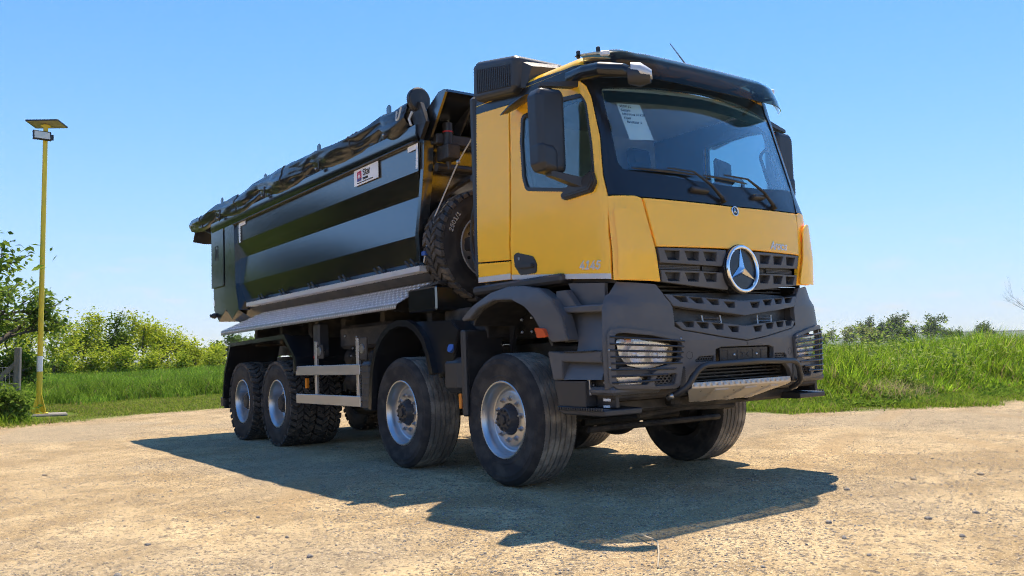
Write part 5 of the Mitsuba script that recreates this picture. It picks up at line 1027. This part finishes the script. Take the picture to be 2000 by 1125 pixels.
def tree(name, base, height, seed, lo, hi, label, cat_, group=None, per=26, leaf=.12, jit=.10, bark='bark', droop=.1, aspect=.55, clump=None, **kw):
    g = np.random.default_rng(seed); key = nk(name); tag(key, label, cat_, group)
    m, tips = tree_mesh(base, height, g, **kw)
    top = max(t[:, 2].max() for t in tips) - base[2]; sc = height/top          # bring it to its height
    v, f = m; v = base + (v-base)*sc; scene[key + '__trunk'] = mikit.ply(trimesh.Trimesh(v, f, process=False), bark, smooth=True)
    tips = [base + (t-base)*sc for t in tips]
    if per:
        P_ = crown_pts(tips, per, jit, g); n = len(P_)
        q = meshkit.noise(P_*1.3, seed)[:, None]; cols = tint(n, lo, hi, g=g)*(.7 + .6*q)
        v, f, c = leaves(P_, leaf*(.7 + .6*g.random(n)), cols, .35, droop, aspect, g)
        scene[key + '__crown'] = mikit.ply(trimesh.Trimesh(v, f, process=False), 'leaf', smooth=False, color=c)
    return key
Y1, Y2 = (.30, .37, .03), (.50, .56, .06)        # young locust: yellow green
G1, G2 = (.10, .17, .022), (.20, .28, .04)
row = [(174.6, 58, 4.7, 0), (173.6, 62, 4.5, 0), (172.7, 56, 4.6, 0), (171.9, 64, 5.2, 1), (171.0, 60, 5.0, 0), (170.2, 66, 5.0, 0), (169.3, 60, 4.7, 1), (168.5, 64, 4.9, 0), (167.7, 60, 4.3, 0), (166.9, 66, 4.4, 0), (166.2, 61, 3.7, 0), (165.4, 64, 3.5, 0), (164.6, 63, 2.7, 0), (163.9, 66, 2.4, 0)]
words = ['leftmost', 'second', 'third', 'fourth', 'fifth', 'sixth', 'seventh', 'eighth', 'ninth', 'tenth', 'eleventh', 'twelfth', 'thirteenth', 'last']
for i, (az, dist, hh, kind) in enumerate(row):
    b = at(az, dist); b[2] += .1
    tree('young_tree', b, hh*.84, 100+i, (Y1, G1)[kind], (Y2, (.15, .22, .03))[kind], 'thin stemmed young tree, %s from the left in the row behind the lamp post' % words[i], 'tree', 'young trees in the row behind the meadow', per=38, leaf=.20, jit=.28, trunk=.06, depth=3, kids=3, spread=.80, up=.30, first=.40, ratio=.66, sides=5)
for i, (az, dist, hh, c) in enumerate([(162.9, 120, 4.6, 1), (162.0, 140, 4.3, 0), (160.7, 115, 4.1, 0), (159.9, 150, 5.2, 0), (158.9, 160, 7.2, 1), (158.2, 170, 6.2, 1), (161.4, 165, 5.2, 1)]):
    b = at(az, dist)
    tree('distant_tree', b, hh, 200+i, ((.10, .15, .03), G1)[c], ((.19, .25, .05), (.09, .14, .035))[c], ['low rounded dark tree beyond the young row', 'pale bush like tree beyond the meadow', 'broad pale green tree at the meadow end', 'pale feathery tree left of the truck tail', 'dark tree beside the truck tail', 'dark round tree just behind the truck tail', 'small dark tree among the pale ones'][i], 'tree', 'trees at the far end of the meadow', per=22, leaf=.55, jit=.42, trunk=.10, depth=3, kids=3, spread=.75, up=.12, first=.28, sides=4)
for i, (az, dist, hh) in enumerate([(174.1, 52, 2.0), (172.4, 53, 1.8), (170.6, 55, 1.7), (168.6, 55, 1.9), (166.9, 56, 1.7), (165.1, 58, 1.6), (163.6, 62, 1.4)]):
    b = at(az, dist)
    tree('bush', b, hh, 700+i, (.24, .32, .03), (.44, .52, .06), 'low yellow green bush, %s from the left under the row of young trees' % words[i], 'bush', 'bushes under the young trees', per=34, leaf=.19, jit=.26, trunk=.03, depth=3, kids=3, spread=1.1, up=.15, first=.25, sides=4)
# clump beyond the right bank
cl = [(122.20, 185, 5.8, 0, 'yellowish round tree, front of the far clump', .85), (121.9, 215, 9.3, 1, 'small dark tree crown standing behind the yellowish round tree', .8), (121.1, 210, 7.6, 1, 'grey green tree left of the tallest crown', .9), (120.55, 205, 8.2, 1, 'mid green tree in the middle of the far clump', .9), (119.75, 200, 9.4, 1, 'tallest broad crown in the far clump', 1.0), (118.3, 190, 8.2, 1, 'dark round tree right of the far clump', .9), (115.3, 210, 6.4, 1, 'small dark tree alone near the right bank', .8), (123.2, 230, 7.0, 0, 'pale low tree left of the far clump', .9), (121.5, 175, 4.6, 0, 'low grey green bush before the far clump', 1.1), (124.2, 260, 6.6, 0, 'far pale tree beside the masts', .9), (120.0, 180, 4.8, 1, 'low dark bush under the tallest crown', 1.1), (117.3, 230, 5.8, 1, 'low dark hedge tree between two dark crowns', 1.0)]
for i, (az, dist, hh, c, lab, wd) in enumerate(cl):
    b = at(az, dist*2.2); b[2] += .8
    tree('clump_tree', b, hh*1.75, 300+i, ((.18, .21, .06), (.06, .10, .03))[c], ((.30, .32, .10), (.13, .19, .05))[c], lab, 'tree', 'trees beyond the right bank', per=44, leaf=1.0, jit=.9, trunk=.32, depth=3, kids=3, spread=.72*wd, up=.10, first=.30, sides=4)
# bare tree at the right edge
b = at(112.1, 44); tree('bare_tree', b, 3.9, 411, G1, G2, 'leafless grey tree at the right edge', 'tree', per=0, bark='bark_grey', trunk=.032, depth=4, kids=3, spread=.45, up=.15, first=.42, d0=(.2, -.20, 1), sides=4)
# big leafy tree at the left edge, and the shrub at its foot
b = at(179.3, 22.0); tree('broadleaf_tree', b, 4.1, 523, (.09, .16, .02), (.22, .32, .05), 'leafy tree with large leaves at the left edge', 'tree', per=46, leaf=.17, jit=.20, trunk=.09, depth=4, kids=3, spread=.62, up=.10, first=.26, aspect=.5, droop=.35)
b = at(176.0, 30); tree('broadleaf_tree', b, 4.2, 531, (.10, .17, .025), (.24, .33, .05), 'leafy tree behind the fence, left of the young row', 'tree', per=34, leaf=.17, jit=.16, trunk=.09, depth=4, kids=3, spread=.80, up=.08, first=.22, aspect=.5, droop=.25)
for i, (az, dist, hh, lab) in enumerate([(175.3, 20.8, .78, 'dark leafy shrub at the foot of the fence'), (176.0, 20.5, .85, 'dark leafy shrub at the left edge below the fence'), (174.5, 21.0, .60, 'low leafy weed bush beside the lamp footing')]):
    b = at(az, dist)
    tree('shrub', b, hh, 600+i, (.07, .13, .02), (.20, .30, .05), lab, 'shrub', 'shrubs along the fence', per=36, leaf=.12, jit=.12, trunk=.02, depth=3, kids=4, spread=1.0, up=.12, first=.30, aspect=.55)
x, y = polar_pts(60000, 171, 178, 14.5, 20.5); x, y, d = keep(x, y, -.2, 3.5); k = rng.random(len(x)) < sstep(-.2, .8, d)*np.interp(np.degrees(np.arctan2(y-EYE[1], x-EYE[0])), [171, 172.2, 173, 178], [.1, .8, 1, 1]); x, y, d = x[k], y[k], d[k]
v, f, c = blades(x, y, .06 + .26*rng.random(len(x)), .014 + .012*rng.random(len(x)), .8, tint(len(x), (.12, .24, .018), (.27, .40, .045)))
put_leafy('weeds', v, f, c, 'blade', label='bright green weeds round the lamp footing and the fence foot', cat_='weeds', kind='stuff')
# a dark wood behind the tripod, mirrored in the truck's flank
g = np.random.default_rng(77); P_ = []
for i in range(46):
    az_ = 183 + 100*i/46 + g.normal()*1.0; a = math.radians(max(az_, 184.5)); d_ = (23.5 + 4*g.random()) if az_ < 206 else 36 + 10*g.random(); c0 = np.array([EYE[0] + d_*math.cos(a), EYE[1] + d_*math.sin(a), 0]); H_ = (5.0 + 1.8*g.random()) if az_ < 206 else (3.4 + 3.2*g.random()*(1.0 if i % 3 else .3))
    q = g.normal(size=(1200, 3)); q /= np.linalg.norm(q, axis=1, keepdims=True); q *= g.random((1200, 1))**.4
    P_.append(c0 + [0, 0, H_*.52] + q*[2.2, 2.2, H_*.5])
P_ = np.vstack(P_)
v, f, c = leaves(P_, .45 + .35*g.random(len(P_)), tint(len(P_), (.012, .018, .008), (.035, .048, .018), g=g), .3, .0, .7, g)
put_leafy('treeline', v, f, c, 'leaf', label='wood across the yard behind the viewer', cat_='wood', kind='stuff')

# ---- lamp post with solar panel and floodlight
mat('post_yellow', base_color=dusty((.78, .58, .03), (.64, .48, .07), .5, 5), roughness=.45)
mat('concrete', base_color=dusty((.20, .19, .17), (.13, .125, .11), .7, 5), roughness=.9)
mat('panel_back', base_color=(.34, .31, .22), roughness=.6)
mat('lamp_face', base_color=(.70, .70, .62), roughness=.4)
L0 = at(173.16, 22.3); L0[2] += .12
lk_ = nk('lamp_post'); tag(lk_, 'yellow steel lamp post with a solar panel and floodlight on top', 'lamp post')
def wput(key, m, mt, **kw): return put(key, m, mt, tr=False, **kw)
cam_dir = np.array([math.cos(math.radians(173.16-180)), math.sin(math.radians(173.16-180)), 0]); side_dir = np.array([-cam_dir[1], cam_dir[0], 0])     # towards the yard, and across
LR = np.stack([side_dir, cam_dir, [0, 0, 1]], 1)           # local (across, towards the yard, up)
def lp_(m, z=0): return mv(mv(m, (0, 0, z)), L0, LR)
wput(lk_ + '__pole', lp_(tube([(0, 0, 0), (0, 0, 6.55)], [.060, .050], 20)), 'post_yellow')
wput(lk_ + '__marker_band', lp_(tube([(0, 0, .95), (0, 0, 1.30)], .062, 20)), 'white_paint', label='white band round the pole')
for a in (45, 135, 225, 315):
    c_, s__ = math.cos(math.radians(a)), math.sin(math.radians(a)); t_ = np.array([-s__, c_, 0])*.006
    wput(lk_ + '__gusset', lp_(hull([np.array(p)*1.0 + sg*t_ for p in ((c_*.045, s__*.045, .52), (c_*.045, s__*.045, .02), (c_*.20, s__*.20, .02), (c_*.20, s__*.20, .06)) for sg in (-1, 1)])), 'post_yellow')
wput(lk_ + '__base_plate', lp_(bx(-.19, .19, -.19, .19, 0, .022, .004)), 'post_yellow')
pr = rz(28) @ rx(7)
wput(lk_ + '__solar_panel', lp_(mv(bx(-.36, .36, -.22, .22, -.015, .015, .004), (.02, 0, 0), pr), 6.68), 'panel_back')
wput(lk_ + '__solar_panel__frame', lp_(mv(cat(bx(-.36, .36, -.235, -.22, -.02, .018), bx(-.36, .36, .22, .235, -.02, .018), bx(-.375, -.36, -.235, .235, -.02, .018), bx(.36, .375, -.235, .235, -.02, .018)), (.02, 0, 0), pr), 6.68), 'dark_plastic')
wput(lk_ + '__panel_mount', lp_(cat(bx(-.05, .05, -.05, .05, 6.50, 6.66, .01), bx(-.10, .10, -.06, .06, 6.60, 6.64, .01))), 'post_yellow')
fk = wput(lk_ + '__floodlight', lp_(mv(bx(-.19, .19, -.03, .03, -.11, .11, .01), (-.07, .14, 0), rz(-12) @ rx(14)), 6.36), 'satin_black')
wput(fk + '__lens', lp_(mv(bx(-.160, .160, .028, .034, -.085, .085, .002), (-.07, .14, 0), rz(-12) @ rx(14)), 6.36), 'lamp_face')
wput(fk + '__bracket', lp_(cat(tube(bend([(-.02, .10, 6.36), (.15, .07, 6.36), (.16, .0, 6.38), (.05, .0, 6.40)], .03), .012, 8), bx(.10, .17, -.03, .06, 6.30, 6.42, .01))), 'satin_black')
wput('concrete_footing', lp_(bx(-.30, .58, -.34, .34, -.35, 0.0, .03)), 'concrete', label='grey concrete footing under the yellow lamp post', cat_='footing')
# ---- fence
F0 = at(174.28, 22.0); fk = nk('fence'); tag(fk, 'wire mesh fence with a concrete end post and slanting brace', 'fence')
fd = np.array([math.cos(math.radians(268)), math.sin(math.radians(268)), 0])*.62 + np.array([-.5, -.2, 0])*.7; fd /= np.linalg.norm(fd); fn_ = np.array([-fd[1], fd[0], 0]); FR = np.stack([fd, fn_, [0, 0, 1]], 1)
def fp(m): return mv(m, F0, FR)
wput(fk + '__post', fp(bx(-.06, .06, -.06, .06, -.2, 1.62, .012)), 'concrete')
wput(fk + '__brace', fp(hull([(x, y, z) for y in (-.045, .045) for x, z in ((.06, 1.18), (.06, 1.30), (1.35, -.05), (1.50, -.05))])), 'concrete')
wput(fk + '__post', fp(bx(2.74, 2.86, -.06, .06, -.2, 1.55, .012)), 'concrete')
wput(fk + '__wire', fp(cat(*[cyl((x, .02, .02), (x, .02, 1.18), .006, 4) for x in np.arange(.08, 2.8, .075)], *[cyl((.0, .02, z), (2.8, .02, z), .006, 4) for z in np.arange(.1, 1.25, .18)])), 'steel', kind='stuff')
# ---- pylon and masts far off, hills
Pb = at(123.85, 1400); pk_ = nk('power_pylon'); tag(pk_, 'grey lattice power pylon on the far horizon', 'pylon')
pm_ = []
lv_ = [(0, 3.2), (10, 2.1), (20, 1.1), (30, .7), (36, .15)]
for (z0, w0), (z1_, w1) in zip(lv_[:-1], lv_[1:]):
    for sx, sy in ((1, 1), (1, -1), (-1, -1), (-1, 1)): pm_.append(tube([(sx*w0, sy*w0, z0), (sx*w1, sy*w1, z1_)], .16, 4))
    for sx, sy in ((1, 1), (1, -1), (-1, -1), (-1, 1)): pm_.append(tube([(sx*w0, sy*w0, z0), (-sy*w1, sx*w1, z1_)], .10, 4))
wput(pk_ + '__tower', mv(cat(*pm_), Pb), 'steel')
wput(pk_ + '__cross_arm', mv(cat(*[hull([(-l, 0, z), (l, 0, z), (-.5, -.4, z+.9), (.5, .4, z+.9), (-.5, .4, z-.1), (.5, -.4, z-.1)]) for z, l in ((24, 4.5), (29, 5.5), (33, 3.5))]), Pb, rz(35)), 'steel')
for i, (az, hh) in enumerate(((122.83, 22), (122.62, 24))):
    wput('mast', cyl(at(az, 900), at(az, 900) + [0, 0, hh], .28, 6), 'steel', label='thin mast on the horizon, %s of two' % ('left' if i == 0 else 'right'), cat_='mast', group='masts on the horizon')
hx = np.linspace(96, 190, 160); hills = []
for r_, k_ in ((2700, 0.0), (3100, .52), (4000, .12)):
    hz = (95*np.interp(hx, [96, 108, 118, 126, 134, 145, 160, 190], [1.0, .95, .92, .90, .8, .4, .08, .05]) + 45*(meshkit.fbm(np.stack([hx*.16, hx*0, hx*0], -1), 4, 5)-.5))*k_ - 3*(k_ == 0)
    hills.append(np.stack([EYE[0] + r_*np.cos(np.radians(hx)), EYE[1] + r_*np.sin(np.radians(hx)), hz], -1))
mat('hill_green', base_color=(.035, .055, .03), roughness=.95)
wput('hills', sheet(np.array(hills)), 'hill_green', kind='structure', smooth=True)
# ---- loose stones and a dry stem on the yard
mat('stone_grey', base_color=mikit.proc(lambda p, n, uv: mix((.12, .115, .11), (.26, .245, .22), noise(p.x*11, p.y*11, 0.0)*.8 + .2*noise(p.x*90, p.y*90, p.z*90))), roughness=.9)
mat('stone_tan', base_color=mikit.proc(lambda p, n, uv: mix((.22, .17, .11), (.40, .34, .25), noise(p.x*11, p.y*11, 2.0)*.8 + .2*noise(p.x*90, p.y*90, p.z*90))), roughness=.9)
ico = trimesh.creation.icosphere(1); iv, if_ = np.array(ico.vertices), np.array(ico.faces)
oct_ = trimesh.creation.icosahedron(); ov, of_ = np.array(oct_.vertices), np.array(oct_.faces)
g = np.random.default_rng(9)
def pebbles(n, smin, smax, d0, d1, pw, clumpy):
    az = np.radians(110 + 70*g.random(n)); d = d0*(d1/d0)**(g.random(n)**pw); x, y = EYE[0] + d*np.cos(az), EYE[1] + d*np.sin(az)
    k = (yard_dist(x, y) < -.1); x, y = x[k], y[k]
    if clumpy: k = g.random(len(x)) < sstep(.35, .65, meshkit.fbm(np.stack([x*.9, y*.9, x*0], -1), 3, 81)) + .12; x, y = x[k], y[k]
    m = len(x); s = smin*(smax/smin)**(g.random(m)**2.2)
    q = ov[None]*(1 + .35*(g.random((m, 12, 1))-.5))*np.stack([s, s*(.6 + .5*g.random(m)), s*(.35 + .35*g.random(m))], 1)[:, None]
    t = g.random(m)*6.28; c_, s_ = np.cos(t)[:, None], np.sin(t)[:, None]
    v = np.stack([q[..., 0]*c_ - q[..., 1]*s_ + x[:, None], q[..., 0]*s_ + q[..., 1]*c_ + y[:, None], q[..., 2] + (ground_z(x, y) + s*.12)[:, None]], -1).reshape(-1, 3)
    return v, (of_[None] + (np.arange(m)*12)[:, None, None]).reshape(-1, 3)
v, f = pebbles(30000, .0035, .010, 3.0, 22, .9, True); scene['gravel'] = mikit.ply((v, f), 'stone_grey', smooth=False); tag('gravel', 'small grey gravel strewn over the yard', 'gravel', kind='stuff')
v, f = pebbles(34000, .0035, .010, 3.0, 22, .9, True); scene['gravel_001'] = mikit.ply((v, f), 'stone_tan', smooth=False); tag('gravel_001', 'small tan gravel strewn over the yard', 'gravel', kind='stuff')
spots = [(1.55, -3.6), (2.9, -1.0), (3.3, -.55), (2.2, -2.9), (1.2, -3.3), (-1.0, -5.0), (-.4, -4.4), (3.05, .1), (2.7, .75), (2.35, 1.6), (3.4, .5), (1.6, 2.3), (2.5, -3.1), (3.0, -1.8), (-2.8, -4.6), (-4.2, -3.9), (.2, -3.9), (.9, -4.2), (2.1, 1.1), (3.2, -1.25), (2.95, -.25), (-1.9, -3.7), (.6, -3.2), (1.9, 3.2), (1.0, 3.9), (-5.6, -4.4), (2.0, .4), (3.5, .2), (2.6, -.7), (-.2, -3.1)]
for i, (tx, ty) in enumerate(spots):
    p = truck([tx, ty, 0]); p[2] = float(ground_z(np.array(p[0]), np.array(p[1]))); s = .012 + .015*g.random()
    q = iv*(1 + .55*(meshkit.noise(iv*1.6 + i*7)-.5)[:, None])*[s, s*(.65 + .3*g.random()), s*(.45 + .25*g.random())]
    wput('stone', mv(q if False else (q, if_), p + [0, 0, s*.18], rz(g.random()*360)), 'stone_grey' if i % 3 else 'stone_tan', smooth=False, label='fist sized loose stone lying on the bare yard', cat_='stone', group='loose stones on the yard')
tw = [(2.045, -1.715), (2.235, -1.79), (2.33, -1.82), (2.50, -1.98), (2.66, -2.15)]
tw3 = [truck([a, b, 0]) for a, b in tw]; tw3 = [np.array([p[0], p[1], float(ground_z(np.array(p[0]), np.array(p[1]))) + h_]) for p, h_ in zip(tw3, (.012, .03, .028, .02, .008))]
wput('dry_stem', tube(bend(tw3, .05), np.linspace(.006, .004, len(bend(tw3, .05))), 7), 'straw', label='pale dry bent stem lying on the ground before the truck', cat_='stem')
mat('straw', base_color=(.36, .31, .22), roughness=.8)

# ---- the air: far things fade into a pale haze
scene['haze_medium'] = {'type': 'homogeneous', 'albedo': {'type': 'rgb', 'value': [.93, .95, .97]}, 'sigma_t': 1.3e-4}
scene['haze'] = {'type': 'cube', 'to_world': T().translate([0, 0, 78]).scale([9500, 9500, 92]), 'bsdf': {'type': 'null'}, 'interior': {'type': 'ref', 'id': 'haze_medium'}}
tag('haze', kind='stuff')
scene['camera']['medium'] = {'type': 'ref', 'id': 'haze_medium'}
